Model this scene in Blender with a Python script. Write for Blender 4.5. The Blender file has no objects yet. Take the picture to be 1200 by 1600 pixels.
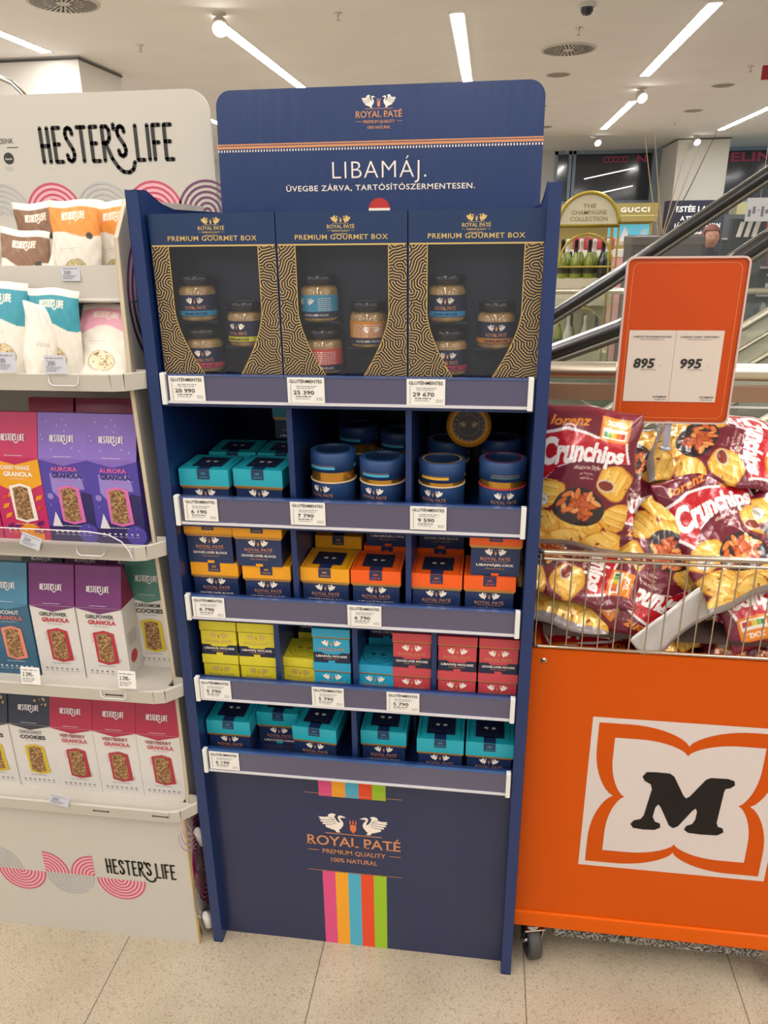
import bpy, bmesh, math, random
import numpy as np
from mathutils import Vector, Matrix
from mathutils.geometry import tessellate_polygon
random.seed(7)
PI = math.pi
SC = bpy.context.scene
COL = SC.collection

# ------------------------------------------------------------------ camera, world, exposure
CAM = (0.5652, -1.20, 1.5)
YAW, PITCH, ROLL = 0.1370, -0.3532, -0.0110
FPX = 1174.4
def make_camera():
    cd = bpy.data.cameras.new('camera'); co = bpy.data.objects.new('camera', cd); COL.objects.link(co)
    f = Vector((-math.sin(YAW)*math.cos(PITCH), math.cos(YAW)*math.cos(PITCH), math.sin(PITCH)))
    r = Vector((math.cos(YAW), math.sin(YAW), 0)); u = r.cross(f)
    c, s = math.cos(ROLL), math.sin(ROLL)
    r2 = c*r + s*u; u2 = -s*r + c*u
    M = Matrix((r2, u2, -f)).transposed().to_4x4(); M.translation = Vector(CAM)
    co.matrix_world = M
    cd.sensor_fit = 'VERTICAL'; cd.sensor_height = 36; cd.sensor_width = 27; cd.lens = 36*FPX/1600
    cd.clip_start = 0.02; cd.clip_end = 100
    SC.camera = co
make_camera()
W = bpy.data.worlds.new('world'); SC.world = W; W.use_nodes = True
W.node_tree.nodes['Background'].inputs[0].default_value = (1.0, 0.97, 0.93, 1)
W.node_tree.nodes['Background'].inputs[1].default_value = 0.5
SC.view_settings.view_transform = 'Standard'; SC.view_settings.look = 'None'
SC.view_settings.gamma = 1; SC.view_settings.use_curve_mapping = False
SC.view_settings.exposure = 0.10
STRIP_POWER = 46.0       # radiance of the ceiling strips
STRIP_COL = (1.0, 0.96, 0.925)

# ------------------------------------------------------------------ materials
def lin(h):
    h = h.lstrip('#'); o = []
    for i in (0, 2, 4):
        c = int(h[i:i+2], 16)/255
        o.append(c/12.92 if c <= 0.04045 else ((c+0.055)/1.055)**2.4)
    return tuple(o)
MATS = {}
def mat(name, col='#888888', rough=0.5, metal=0, coat=0, emit=0, bump=0, bscale=200, alpha=1, trans=0, var=0, vscale=30, spec=0.5, stretch=None):
    if name in MATS: return MATS[name]
    m = bpy.data.materials.new(name); m.use_nodes = True; MATS[name] = m
    nt = m.node_tree; b = nt.nodes['Principled BSDF']
    c = lin(col) if isinstance(col, str) else col
    b.inputs['Base Color'].default_value = (*c, 1); b.inputs['Roughness'].default_value = rough
    b.inputs['Metallic'].default_value = metal; b.inputs['Coat Weight'].default_value = coat
    b.inputs['Coat Roughness'].default_value = 0.12
    b.inputs['Specular IOR Level'].default_value = spec
    b.inputs['Transmission Weight'].default_value = trans
    b.inputs['Alpha'].default_value = alpha
    if emit:
        b.inputs['Emission Color'].default_value = (*c, 1); b.inputs['Emission Strength'].default_value = emit
    if bump or var:
        tc = nt.nodes.new('ShaderNodeTexCoord'); mp = nt.nodes.new('ShaderNodeMapping')
        nt.links.new(tc.outputs['Object'], mp.inputs[0])
        if stretch: mp.inputs['Scale'].default_value = stretch
        if bump:
            n = nt.nodes.new('ShaderNodeTexNoise'); n.inputs['Scale'].default_value = bscale; n.inputs['Detail'].default_value = 3
            bp = nt.nodes.new('ShaderNodeBump'); bp.inputs['Strength'].default_value = bump; bp.inputs['Distance'].default_value = 0.002
            nt.links.new(mp.outputs[0], n.inputs['Vector']); nt.links.new(n.outputs['Fac'], bp.inputs['Height'])
            nt.links.new(bp.outputs[0], b.inputs['Normal'])
        if var:
            n2 = nt.nodes.new('ShaderNodeTexNoise'); n2.inputs['Scale'].default_value = vscale; n2.inputs['Detail'].default_value = 4
            rp = nt.nodes.new('ShaderNodeValToRGB')
            rp.color_ramp.elements[0].position = 0.3; rp.color_ramp.elements[1].position = 0.7
            rp.color_ramp.elements[0].color = (*[x*(1-var) for x in c], 1); rp.color_ramp.elements[1].color = (*[min(1, x*(1+var)) for x in c], 1)
            nt.links.new(mp.outputs[0], n2.inputs['Vector']); nt.links.new(n2.outputs['Fac'], rp.inputs[0])
            nt.links.new(rp.outputs[0], b.inputs['Base Color'])
    return m
def film(name, gl=0.12, rough=0.05, tint=(1, 1, 1), bump=0, fr=.6):
    """clear plastic sheet: mostly transparent, with a fresnel gloss"""
    if name in MATS: return MATS[name]
    m = bpy.data.materials.new(name); m.use_nodes = True; MATS[name] = m
    nt = m.node_tree; nt.nodes.clear(); N = nt.nodes.new
    o = N('ShaderNodeOutputMaterial'); mx = N('ShaderNodeMixShader'); t = N('ShaderNodeBsdfTransparent'); g = N('ShaderNodeBsdfGlossy')
    t.inputs[0].default_value = (*tint, 1); g.inputs['Roughness'].default_value = rough
    lw = N('ShaderNodeLayerWeight'); lw.inputs[0].default_value = 0.35
    ma = N('ShaderNodeMath'); ma.operation = 'MULTIPLY_ADD'; ma.inputs[1].default_value = fr; ma.inputs[2].default_value = gl
    nt.links.new(lw.outputs['Fresnel'], ma.inputs[0]); nt.links.new(ma.outputs[0], mx.inputs[0])
    nt.links.new(t.outputs[0], mx.inputs[1]); nt.links.new(g.outputs[0], mx.inputs[2]); nt.links.new(mx.outputs[0], o.inputs[0])
    if bump:
        tc = N('ShaderNodeTexCoord'); n = N('ShaderNodeTexNoise'); n.inputs['Scale'].default_value = 12; b = N('ShaderNodeBump')
        b.inputs['Strength'].default_value = bump; b.inputs['Distance'].default_value = 0.01
        nt.links.new(tc.outputs['Object'], n.inputs['Vector']); nt.links.new(n.outputs['Fac'], b.inputs['Height'])
        nt.links.new(b.outputs[0], g.inputs['Normal']); nt.links.new(b.outputs[0], lw.inputs['Normal'])
    return m
def speckle(name, cols, scale, rough=0.5, bump=0.3):
    """voronoi cells in several colours: muesli, granite, chipboard"""
    if name in MATS: return MATS[name]
    m = mat(name, cols[0], rough); nt = m.node_tree; b = nt.nodes['Principled BSDF']; N = nt.nodes.new
    tc = N('ShaderNodeTexCoord'); v = N('ShaderNodeTexVoronoi'); v.inputs['Scale'].default_value = scale
    sp = N('ShaderNodeSeparateColor'); rp = N('ShaderNodeValToRGB'); rp.color_ramp.interpolation = 'CONSTANT'
    els = rp.color_ramp.elements
    while len(els) < len(cols): els.new(0.5)
    for i, c in enumerate(cols): els[i].position = i/len(cols); els[i].color = (*lin(c), 1)
    nt.links.new(tc.outputs['Object'], v.inputs['Vector']); nt.links.new(v.outputs['Color'], sp.inputs[0]); nt.links.new(sp.outputs[0], rp.inputs[0])
    nt.links.new(rp.outputs[0], b.inputs['Base Color'])
    bp = N('ShaderNodeBump'); bp.inputs['Strength'].default_value = bump; bp.inputs['Distance'].default_value = 0.003
    nt.links.new(v.outputs['Distance'], bp.inputs['Height']); nt.links.new(bp.outputs[0], b.inputs['Normal'])
    return m
def vcol(name, rough=0.35, coat=0.3, metal=0, bump=0):
    """colours printed on the sheet, stored per vertex"""
    if name in MATS: return MATS[name]
    m = mat(name, '#ffffff', rough, metal, coat, bump=bump, bscale=60); nt = m.node_tree
    a = nt.nodes.new('ShaderNodeAttribute'); a.attribute_name = 'Col'
    nt.links.new(a.outputs['Color'], nt.nodes['Principled BSDF'].inputs['Base Color'])
    return m

# ------------------------------------------------------------------ mesh builder
class MB:
    def __init__(s): s.v = []; s.f = []; s.m = []; s.s = []; s.mats = []
    def mi(s, m):
        if m not in s.mats: s.mats.append(m)
        return s.mats.index(m)
    def add(s, vs, fs, m, smooth=False):
        b = len(s.v); i = s.mi(m); s.v += [tuple(v) for v in vs]
        for f in fs: s.f.append(tuple(b+k for k in f)); s.m.append(i); s.s.append(smooth)
    def box(s, a, b, m, mtx=None):
        x0, y0, z0 = a; x1, y1, z1 = b
        vs = [Vector(p) for p in ((x0,y0,z0),(x1,y0,z0),(x1,y1,z0),(x0,y1,z0),(x0,y0,z1),(x1,y0,z1),(x1,y1,z1),(x0,y1,z1))]
        if mtx: vs = [mtx @ v for v in vs]
        s.add(vs, [(0,3,2,1),(4,5,6,7),(0,1,5,4),(1,2,6,5),(2,3,7,6),(3,0,4,7)], m); return s
    def prism(s, pts, axis, a, b, m, smooth=False):
        """extrude a 2D outline along axis 0/1/2 from a to b"""
        n = len(pts)
        def P(p, t): l = list(p); l.insert(axis, t); return l
        vs = [P(p, a) for p in pts] + [P(p, b) for p in pts]
        tri = tessellate_polygon([[Vector((p[0], p[1], 0)) for p in pts]])
        fs = [tuple(t) for t in tri] + [tuple(n+k for k in reversed(t)) for t in tri]
        s.add(vs, fs, m); s.add(vs, [(i, (i+1) % n, n+(i+1) % n, n+i) for i in range(n)], m, smooth); return s
    def lathe(s, prof, m, seg=24, c=(0, 0, 0), axis=2, smooth=True, a0=0, a1=2*PI):
        full = abs(a1-a0-2*PI) < 1e-6; n = seg if full else seg+1; vs = []
        for r, h in prof:
            for i in range(n):
                a = a0+(a1-a0)*i/seg; p = [r*math.cos(a), r*math.sin(a)]; p.insert(axis, h)
                vs.append((p[0]+c[0], p[1]+c[1], p[2]+c[2]))
        fs = []
        for k in range(len(prof)-1):
            for i in range(seg):
                j = (i+1) % n; fs.append((k*n+i, k*n+j, (k+1)*n+j, (k+1)*n+i))
        s.add(vs, fs, m, smooth); return s
    def tube(s, pts, r, m, seg=10, closed=False, cap=True):
        pts = [Vector(p) for p in pts]; n = len(pts); vs = []
        up = Vector((0, 0, 1))
        for i, p in enumerate(pts):
            if closed: d = (pts[(i+1) % n]-pts[i-1])
            else: d = pts[min(i+1, n-1)]-pts[max(i-1, 0)]
            d.normalize(); a = d.cross(up)
            if a.length < 1e-3: a = d.cross(Vector((0, 1, 0)))
            a.normalize(); b = d.cross(a)
            rr = r[i] if isinstance(r, (list, tuple)) else r
            for k in range(seg): t = 2*PI*k/seg; vs.append(p+rr*(math.cos(t)*a+math.sin(t)*b))
        fs = []
        for i in range(n if closed else n-1):
            j = (i+1) % n
            for k in range(seg): l = (k+1) % seg; fs.append((i*seg+k, i*seg+l, j*seg+l, j*seg+k))
        s.add(vs, fs, m, True)
        if cap and not closed: s.add(vs, [tuple(range(seg)), tuple((n-1)*seg+k for k in reversed(range(seg)))], m)
        return s
    def build(s, name, parent=None, bevel=0, recalc=False):
        me = bpy.data.meshes.new(name); me.from_pydata(s.v, [], s.f)
        for m in s.mats: me.materials.append(m)
        me.polygons.foreach_set('material_index', s.m); me.polygons.foreach_set('use_smooth', s.s)
        me.update()
        o = bpy.data.objects.new(name, me); COL.objects.link(o)
        if parent: o.parent = parent
        if bevel:
            bm = bmesh.new(); bm.from_mesh(me); bmesh.ops.remove_doubles(bm, verts=bm.verts, dist=1e-6); bm.to_mesh(me); bm.free()
            md = o.modifiers.new('bevel', 'BEVEL'); md.width = bevel; md.segments = 2; md.limit_method = 'ANGLE'; md.angle_limit = 0.9
        return o
    def pr(s, o, u=(1, 0, 0), v=(0, 0, 1), eps=0.0004): return Printer(s, o, u, v, eps)
class Printer:
    """flat print on a face: 2D shapes placed in the plane (o, u, v), a hair proud of it"""
    def __init__(s, mb, o, u, v, eps):
        s.mb = mb; s.o = Vector(o); s.u = Vector(u).normalized(); s.v = Vector(v).normalized(); s.n = s.u.cross(s.v); s.eps = eps
    def tris(s, pts, tri, m, lift=1):
        s.mb.add([s.o+s.u*p[0]+s.v*p[1]+s.n*s.eps*lift for p in pts], tri, m)
    def poly(s, pts, m, lift=1):
        tri = [tuple(range(len(pts)))] if len(pts) <= 4 else tessellate_polygon([[Vector((p[0], p[1], 0)) for p in pts]])
        s.tris(pts, [tuple(t) for t in tri], m, lift)
class Canvas:
    """small raster of a printed film, sampled into vertex colours of the film's mesh"""
    def __init__(s, w, h, nx, ny, col):
        s.w, s.h, s.nx, s.ny = w, h, nx, ny; s.a = np.zeros((ny, nx, 3)); s.a[:] = lin(col)
    def poly(s, pts, col, lift=1):
        if isinstance(col, str): col = lin(col)
        P = np.array([(p[0]/s.w*s.nx, p[1]/s.h*s.ny) for p in pts])
        x0, y0 = np.floor(P.min(0)).astype(int); x1, y1 = np.ceil(P.max(0)).astype(int)
        x0, y0 = max(x0, 0), max(y0, 0); x1, y1 = min(x1, s.nx), min(y1, s.ny)
        if x1 <= x0 or y1 <= y0: return
        X, Y = np.meshgrid(np.arange(x0, x1)+.5, np.arange(y0, y1)+.5); ins = np.zeros(X.shape, bool)
        for i in range(len(P)):
            ax, ay = P[i]; bx, by = P[(i+1) % len(P)]
            if ay == by: continue
            c = ((ay > Y) != (by > Y)) & (X < (bx-ax)*(Y-ay)/(by-ay)+ax); ins ^= c
        s.a[y0:y1, x0:x1][ins] = col
    def tris(s, pts, tri, col, lift=1):
        for t in tri: s.poly([pts[k] for k in t], col)
    def sample(s, u, v):
        x = np.clip(u*s.nx-.5, 0, s.nx-1.001); y = np.clip(v*s.ny-.5, 0, s.ny-1.001)
        i = x.astype(int); j = y.astype(int); fx = (x-i)[:, None]; fy = (y-j)[:, None]; a = s.a
        return (a[j, i]*(1-fx)+a[j, i+1]*fx)*(1-fy)+(a[j+1, i]*(1-fx)+a[j+1, i+1]*fx)*fy

# ------------------------------------------------------------------ print helpers (work on Printer and Canvas)
_T = {}
def glyphs(st, bold=0.0, sp=1.0, shear=0.0, res=2):
    k = (st, bold, sp, shear, res)
    if k in _T: return _T[k]
    cu = bpy.data.curves.new('t', 'FONT'); cu.body = st; cu.size = 1; cu.offset = bold; cu.space_character = sp; cu.shear = shear
    cu.resolution_u = res; cu.fill_mode = 'FRONT'; cu.dimensions = '2D'
    ob = bpy.data.objects.new('t', cu); me = ob.to_mesh()
    vs = [(v.co.x, v.co.y) for v in me.vertices]; fs = [tuple(p.vertices) for p in me.polygons]
    ob.to_mesh_clear(); bpy.data.objects.remove(ob); bpy.data.curves.remove(cu)
    x0 = min(v[0] for v in vs); x1 = max(v[0] for v in vs); H = 0.73
    r = ([((x-x0)/(x1-x0), y/H) for x, y in vs], fs, (x1-x0)/H); _T[k] = r
    return r
def text(t, st, cx, y, h, m, w=None, bold=0.0, sp=1.0, shear=0.0, al='C', lift=2, rot=0, res=2):
    """cap height h, baseline y; w stretches to that width"""
    vs, fs, asp = glyphs(st, bold, sp, shear, res); w = w or asp*h
    x0 = cx-w/2 if al == 'C' else (cx if al == 'L' else cx-w)
    P = [(x0+v[0]*w, y+v[1]*h) for v in vs]
    if rot:
        c, s = math.cos(rot), math.sin(rot); P = [(cx+(p[0]-cx)*c-(p[1]-y)*s, y+(p[0]-cx)*s+(p[1]-y)*c) for p in P]
    t.tris(P, fs, m, lift)
def rect(t, x0, y0, x1, y1, m, lift=1): t.poly([(x0, y0), (x1, y0), (x1, y1), (x0, y1)], m, lift)
def disk(t, cx, cy, r, m, ry=None, n=20, lift=1):
    t.poly([(cx+r*math.cos(2*PI*i/n), cy+(ry or r)*math.sin(2*PI*i/n)) for i in range(n)], m, lift)
def arc(t, cx, cy, r, wd, a0, a1, m, n=14, lift=1, ry=None):
    k = (ry or r)/r
    for i in range(n):
        A = a0+(a1-a0)*i/n; B = a0+(a1-a0)*(i+1)/n
        t.poly([(cx+q*math.cos(a), cy+k*q*math.sin(a)) for q, a in ((r-wd/2, A), (r+wd/2, A), (r+wd/2, B), (r-wd/2, B))], m, lift)
def arcs(t, cx, cy, R, n, a0, a1, m, lift=2, fill=None, duty=.42):
    if fill:
        t.poly([(cx, cy)]+[(cx+R*math.cos(a0+(a1-a0)*i/16), cy+R*math.sin(a0+(a1-a0)*i/16)) for i in range(17)], fill, lift-1)
    for k in range(n): arc(t, cx, cy, R*(k+.75)/n, R/n*duty, a0, a1, m, lift=lift)
def stroke(t, pts, wd, m, lift=2, cap=True):
    for a, b in zip(pts[:-1], pts[1:]):
        dx, dy = b[0]-a[0], b[1]-a[1]; L = math.hypot(dx, dy) or 1; nx, ny = -dy/L*wd/2, dx/L*wd/2
        t.poly([(a[0]+nx, a[1]+ny), (a[0]-nx, a[1]-ny), (b[0]-nx, b[1]-ny), (b[0]+nx, b[1]+ny)], m, lift)
    if cap:
        for p in pts: disk(t, p[0], p[1], wd/2, m, n=8, lift=lift)
_E = [[(.26, 1), (0, 1), (0, 0), (.27, 0)], [(0, .52), (.2, .52)]]
_S = [[(.28, .8), (.25, .94), (.15, 1), (.04, .95), (0, .82), (.03, .69), (.25, .36), (.29, .2), (.25, .06), (.14, 0), (.03, .06), (0, .2)]]
HL = [([[(0, 1), (0, 0)], [(.28, 1), (.28, 0)], [(0, .48), (.28, .48)]], .44), (_E, .4), (_S, .42), ([[(0, 1), (.32, 1)], [(.16, 1), (.16, 0)]], .45),
      (_E, .4), ([[(0, 0), (0, 1), (.18, 1), (.27, .9), (.27, .66), (.18, .54), (0, .52)], [(.1, .5), (.3, .05), (.42, -.2), (.58, -.34), (.78, -.36), (.93, -.27), (1., -.06)]], .36),
      ([[(.04, .92), (.04, 1.05)]], .14), ([[(p[0], .12+p[1]*.88) for p in _S[0]]], .62), ([[(0, 1), (0, 0), (.26, 0)]], .4), ([[(0, 1), (0, 0)]], .18),
      ([[(.26, 1), (0, 1), (0, 0)], [(0, .5), (.2, .5)]], .38), (_E, .27)]
def hesters(t, x0, y0, w, h, m, wd=.13, lift=2, cap=True):
    tot = sum(a for _, a in HL); x = 0
    for st, a in HL:
        for s in st:
            stroke(t, [(x0+(x+p[0]*(.84 if p[0] < .4 else 1))/tot*w, y0+p[1]*h) for p in s], wd*h, m, lift, cap)
        x += a
SW = [(0,.80),(.11,.73),(.03,.67),(.15,.62),(.09,.54),(.22,.50),(.18,.41),(.33,.38),(.32,.28),(.52,.20),(.74,.13),(.80,.03),(.98,.03),(.90,.14),(1.0,.25),(1.1,.40),(1.12,.54),(1.06,.67),(.98,.76),(1.0,.82),(1.10,.82),(1.25,.84),(1.12,.90),(1.02,.94),(.91,.91),(.87,.82),(.90,.72),(.96,.62),(.95,.54),(.86,.60),(.78,.72),(.72,.86),(.80,.97),(.62,1.02),(.47,.95),(.44,.82),(.26,.79)]
def swans(t, cx, y, s, m, m2=None, line=None, lift=2, cut=None):
    """two swans facing each other over a shield; s = swan height"""
    for sg in (-1, 1):
        Q = lambda p: (cx+sg*(1.62-p[0]*1.05)*s*.92, y+p[1]*s)
        t.poly([Q(p) for p in SW], m, lift)
        if cut:
            for A in (((.10, .64), (.48, .66), (.74, .70)), ((.16, .52), (.5, .54), (.76, .62)), ((.26, .40), (.55, .42), (.80, .54)), ((.46, .80), (.60, .78), (.70, .72))): stroke(t, [Q(p) for p in A], .022*s, cut, lift+.6, cap=False)
    if m2:
        t.poly([(cx+a*s, y+b*s) for a, b in ((-.13, .5), (.13, .5), (.13, .22), (0, .04), (-.13, .22))], m2, lift)
        for q in (-.12, 0, .12): t.poly([(cx+(q-.04)*s, y+.54*s), (cx+(q+.04)*s, y+.54*s), (cx+q*s, y+.78*s)], m2, lift)
    if line: rect(t, cx-1.2*s, y-.06*s, cx+1.2*s, y-.02*s, line, lift)
def royal(t, cx, y, w, mw, mt, ms=None, sub=True, lift=2, full=True, cut=None):
    """whole emblem; y = baseline of the two-word name, w its width"""
    h = w*.13
    if full: swans(t, cx, y+h*1.35, w*.25, mw, ms or mt, mt, lift, cut)
    text(t, 'ROYAL PATÉ', cx, y, h, mt, w=w, bold=.012, lift=lift, res=3)
    for gx in (-.5, -.03, .12, .375):   # small serifs at the feet of the letters
        rect(t, cx+gx*w-.012*w, y, cx+gx*w+.05*w, y+h*.09, mt, lift)
    if sub:
        text(t, 'PREMIUM QUALITY', cx, y-h*.85, h*.46, mt, w=w*.68, bold=.01, lift=lift)
        text(t, '100% NATURAL', cx, y-h*1.7, h*.46, mt, w=w*.5, bold=.01, lift=lift)
        rect(t, cx-w*.5, y-h*.62, cx-w*.38, y-h*.56, mt, lift); rect(t, cx+w*.38, y-h*.62, cx+w*.5, y-h*.56, mt, lift)
def scribble(t, x0, x1, y, h, m, n=3, lift=2, seed=0):
    """a line of print too small to read"""
    r = random.Random(seed+int(x0*1e4)); x = x0
    while x < x1:
        w = min(h*r.uniform(1.5, 5), x1-x)
        rect(t, x, y, x+w*.82, y+h*.8, m, lift); x += w+h*.4

# ------------------------------------------------------------------ things
def tag(o, label, cat=None, group=None, kind=None):
    if label: o['label'] = label
    if cat: o['category'] = cat
    if group: o['group'] = group
    if kind: o['kind'] = kind
    return o
def thing(name, label, cat, loc=(0, 0, 0), rz=0, group=None, rot=None):
    o = bpy.data.objects.new(name, None); COL.objects.link(o); o.empty_display_size = .02
    o.location = loc; o.rotation_euler = rot or (0, 0, rz)
    return tag(o, label, cat, group)
def dup(root, loc, rz=0, label=None, group=None, rot=None, scale=None):
    def rec(o, par):
        c = o.copy(); COL.objects.link(c); c.parent = par
        for ch in o.children: rec(ch, c)
        return c
    r = rec(root, None); r.location = loc; r.rotation_euler = rot or (0, 0, rz)
    if scale: r.scale = scale
    if label: r['label'] = label
    if group: r['group'] = group
    return r
class Proto:
    """first call places the thing itself, later calls copy it with all its parts"""
    def __init__(s, make): s.make = make; s.o = None
    def put(s, loc, rz=0, label=None, group=None, rot=None, scale=None):
        if s.o is None:
            s.o = s.make(); s.o.location = loc; s.o.rotation_euler = rot or (0, 0, rz)
            if scale: s.o.scale = scale
            if label: s.o['label'] = label
            if group: s.o['group'] = group
            return s.o
        return dup(s.o, loc, rz, label, group, rot, scale or (1, 1, 1))
def structure(mb, name, **k): o = mb.build(name, **k); o['kind'] = 'structure'; return o

# ------------------------------------------------------------------ common materials
WHITE = mat('white_paint', '#d9d4cc', .6)
M_ceil = mat('ceiling_paint', '#f8f6f5', .8, var=.02, vscale=2)
M_black = mat('black_plastic', '#15151a', .45)
M_steel = mat('brushed_steel', '#c4beb0', .28, 1)
M_chrome = mat('chrome', '#d0cdc8', .15, 1)
M_dark = mat('dark_slot', '#1a1a1c', .7)
M_print = mat('black_ink', '#22201e', .5)
M_grey_ink = mat('grey_ink', '#77757a', .5)
M_paper = mat('white_paper', '#dddad2', .55)
M_led = mat('led_strip', STRIP_COL, .5, emit=STRIP_POWER)
M_spot = mat('spot_lamp', (1, .95, .88), .5, emit=25)

# ------------------------------------------------------------------ floor
def floor_mat():
    m = mat('terrazzo_tile', '#b5a78f', .32, coat=.12); nt = m.node_tree; b = nt.nodes['Principled BSDF']; N = nt.nodes.new; L = nt.links.new
    tc = N('ShaderNodeTexCoord'); sp = N('ShaderNodeSeparateXYZ'); L(tc.outputs['Object'], sp.inputs[0])
    def seam(out, off, per):
        a = N('ShaderNodeMath'); a.operation = 'ADD'; a.inputs[1].default_value = -off; L(out, a.inputs[0])
        d = N('ShaderNodeMath'); d.operation = 'PINGPONG'; d.inputs[1].default_value = per/2; L(a.outputs[0], d.inputs[0])
        c = N('ShaderNodeMath'); c.operation = 'LESS_THAN'; c.inputs[1].default_value = .0011; L(d.outputs[0], c.inputs[0]); return c
    sx = seam(sp.outputs[0], -.197, .4455); sy = seam(sp.outputs[1], -.62, .891)
    mx = N('ShaderNodeMath'); mx.operation = 'MAXIMUM'; L(sx.outputs[0], mx.inputs[0]); L(sy.outputs[0], mx.inputs[1])
    n1 = N('ShaderNodeTexNoise'); n1.inputs['Scale'].default_value = 280; n1.inputs['Detail'].default_value = 3
    n2 = N('ShaderNodeTexNoise'); n2.inputs['Scale'].default_value = 5; n2.inputs['Detail'].default_value = 4
    v = N('ShaderNodeTexVoronoi'); v.inputs['Scale'].default_value = 260; spv = N('ShaderNodeSeparateColor')
    for n in (n1, n2, v): L(tc.outputs['Object'], n.inputs['Vector'])
    L(v.outputs['Color'], spv.inputs[0])
    r1 = N('ShaderNodeValToRGB'); e = r1.color_ramp.elements; e[0].position = .35; e[1].position = .68
    e[0].color = (*lin('#a09480'), 1); e[1].color = (*lin('#b8ac97'), 1); L(n1.outputs['Fac'], r1.inputs[0])
    r2 = N('ShaderNodeValToRGB'); e = r2.color_ramp.elements; e[0].position = .35; e[1].position = .7
    e[0].color = (.86, .84, .82, 1); e[1].color = (1.05, 1.05, 1.05, 1); L(n2.outputs['Fac'], r2.inputs[0])
    r3 = N('ShaderNodeValToRGB'); r3.color_ramp.interpolation = 'CONSTANT'; e = r3.color_ramp.elements; e[0].color = (.8, .78, .74, 1); e[1].position = .09; e[1].color = (1, 1, 1, 1)
    L(spv.outputs[0], r3.inputs[0])
    m1 = N('ShaderNodeMix'); m1.data_type = 'RGBA'; m1.blend_type = 'MULTIPLY'; m1.inputs[0].default_value = 1; L(r1.outputs[0], m1.inputs[6]); L(r2.outputs[0], m1.inputs[7])
    m2 = N('ShaderNodeMix'); m2.data_type = 'RGBA'; m2.blend_type = 'MULTIPLY'; m2.inputs[0].default_value = 1; L(m1.outputs[2], m2.inputs[6]); L(r3.outputs[0], m2.inputs[7])
    m3 = N('ShaderNodeMix'); m3.data_type = 'RGBA'; L(mx.outputs[0], m3.inputs[0]); L(m2.outputs[2], m3.inputs[6]); m3.inputs[7].default_value = (*lin('#5d554a'), 1)
    L(m3.outputs[2], b.inputs['Base Color']); return m
structure(MB().box((-7, -6, -.1), (13, 17, 0), floor_mat()), 'floor')
structure(MB().box((-7, -6, 3.0), (13, 17, 3.15), M_ceil), 'ceiling')
M_wall = mat('shop_wall', '#dcdcda', .7)
# far shop-front wall with framed dark windows
wb = MB(); YB = 15.4
wb.box((-7, YB, 0), (1.75, YB+.2, 3), M_wall); wb.box((1.75, YB, 0), (13, YB+.2, 2.03), M_wall)
wb.box((3.78, YB, 2.03), (4.9, YB+.2, 3), M_wall)
structure(wb, 'wall_back')
M_frame = mat('window_frame', '#8fa0b0', .4, .3); M_glassdk = mat('dark_shop_glass', '#39414c', .08, 0, .5, var=.35, vscale=1.1)
M_neon = mat('pink_sign', '#8f3148', .5, emit=.25)
for n, (x0, x1) in enumerate(((1.75, 3.78), (4.9, 9.5))):
    fr = MB()
    fr.box((x0, YB-.02, 2.94), (x1, YB+.15, 3.0), M_frame); fr.box((x0, YB-.02, 2.03), (x1, YB+.15, 2.09), M_frame)
    for x in [x0+.0] + ([2.02, 2.1] if n == 0 else [6.6]) + [x1-.06]: fr.box((x, YB-.02, 2.03), (x+.06, YB+.15, 3), M_frame)
    if n == 0: fr.box((3.62, YB-.06, 2.03), (3.78, YB+.1, 3), mat('pale_blue_mullion', '#a9bccb', .4))
    o = structure(fr, 'window_%d' % (n+1))
    g = MB().box((x0+.02, YB+.08, 2.09), (x1-.02, YB+.1, 2.94), M_glassdk)
    t = g.pr((0, YB+.08, 0), eps=.004)
    if n == 0:
        text(t, 'N', 3.42, 2.78, .13, M_neon, w=.18, bold=.03)
        for k in range(5): arc(t, 2.75+.09*k, 2.84, .05, .02, 0, 2*PI, M_neon, n=10)
        for (a, b) in (((2.35, 2.5), (3.3, 2.68)), ((2.6, 2.22), (3.3, 2.36))): stroke(t, [a, b], .02, mat('painted_lamp_reflection', '#ffffff', .5, emit=1.2), cap=False)  # glowing strokes paint lamp reflections onto the pane
    else:
        text(t, 'ELIN', 5.45, 2.76, .16, M_neon, w=.75, bold=.03)
    g.build('glass_pane', parent=o)

# column far right with the downlight on it, and the boxed bulkhead far left
def boxcol(x0, y0, x1, y1, z0, z1, name, gap=True):
    b = MB().box((x0, y0, z0), (x1, y1, z1), mat('column_white', '#dcd8d0', .7))
    if gap: b.box((x0-.012, y0-.012, z1-.03), (x1+.012, y1+.012, z1-.012), mat('shadow_gap_trim', '#55534f', .6))
    return structure(b, name)
boxcol(3.68, 13.6, 4.53, 14.9, 0, 3, 'trim_1')
boxcol(-4.6, 5.93, -3.08, 6.75, 0, 3, 'trim_2')
# recessed downlight over the column face
def area(name, loc, rot, sx, sy, power, parent=None, col=STRIP_COL):
    ld = bpy.data.lights.new(name, 'AREA'); ld.shape = 'RECTANGLE'; ld.size = sx; ld.size_y = sy; ld.energy = power; ld.color = col
    o = bpy.data.objects.new(name, ld); COL.objects.link(o); o.location = loc; o.rotation_euler = rot
    if parent: o.parent = parent
    return o

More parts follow.
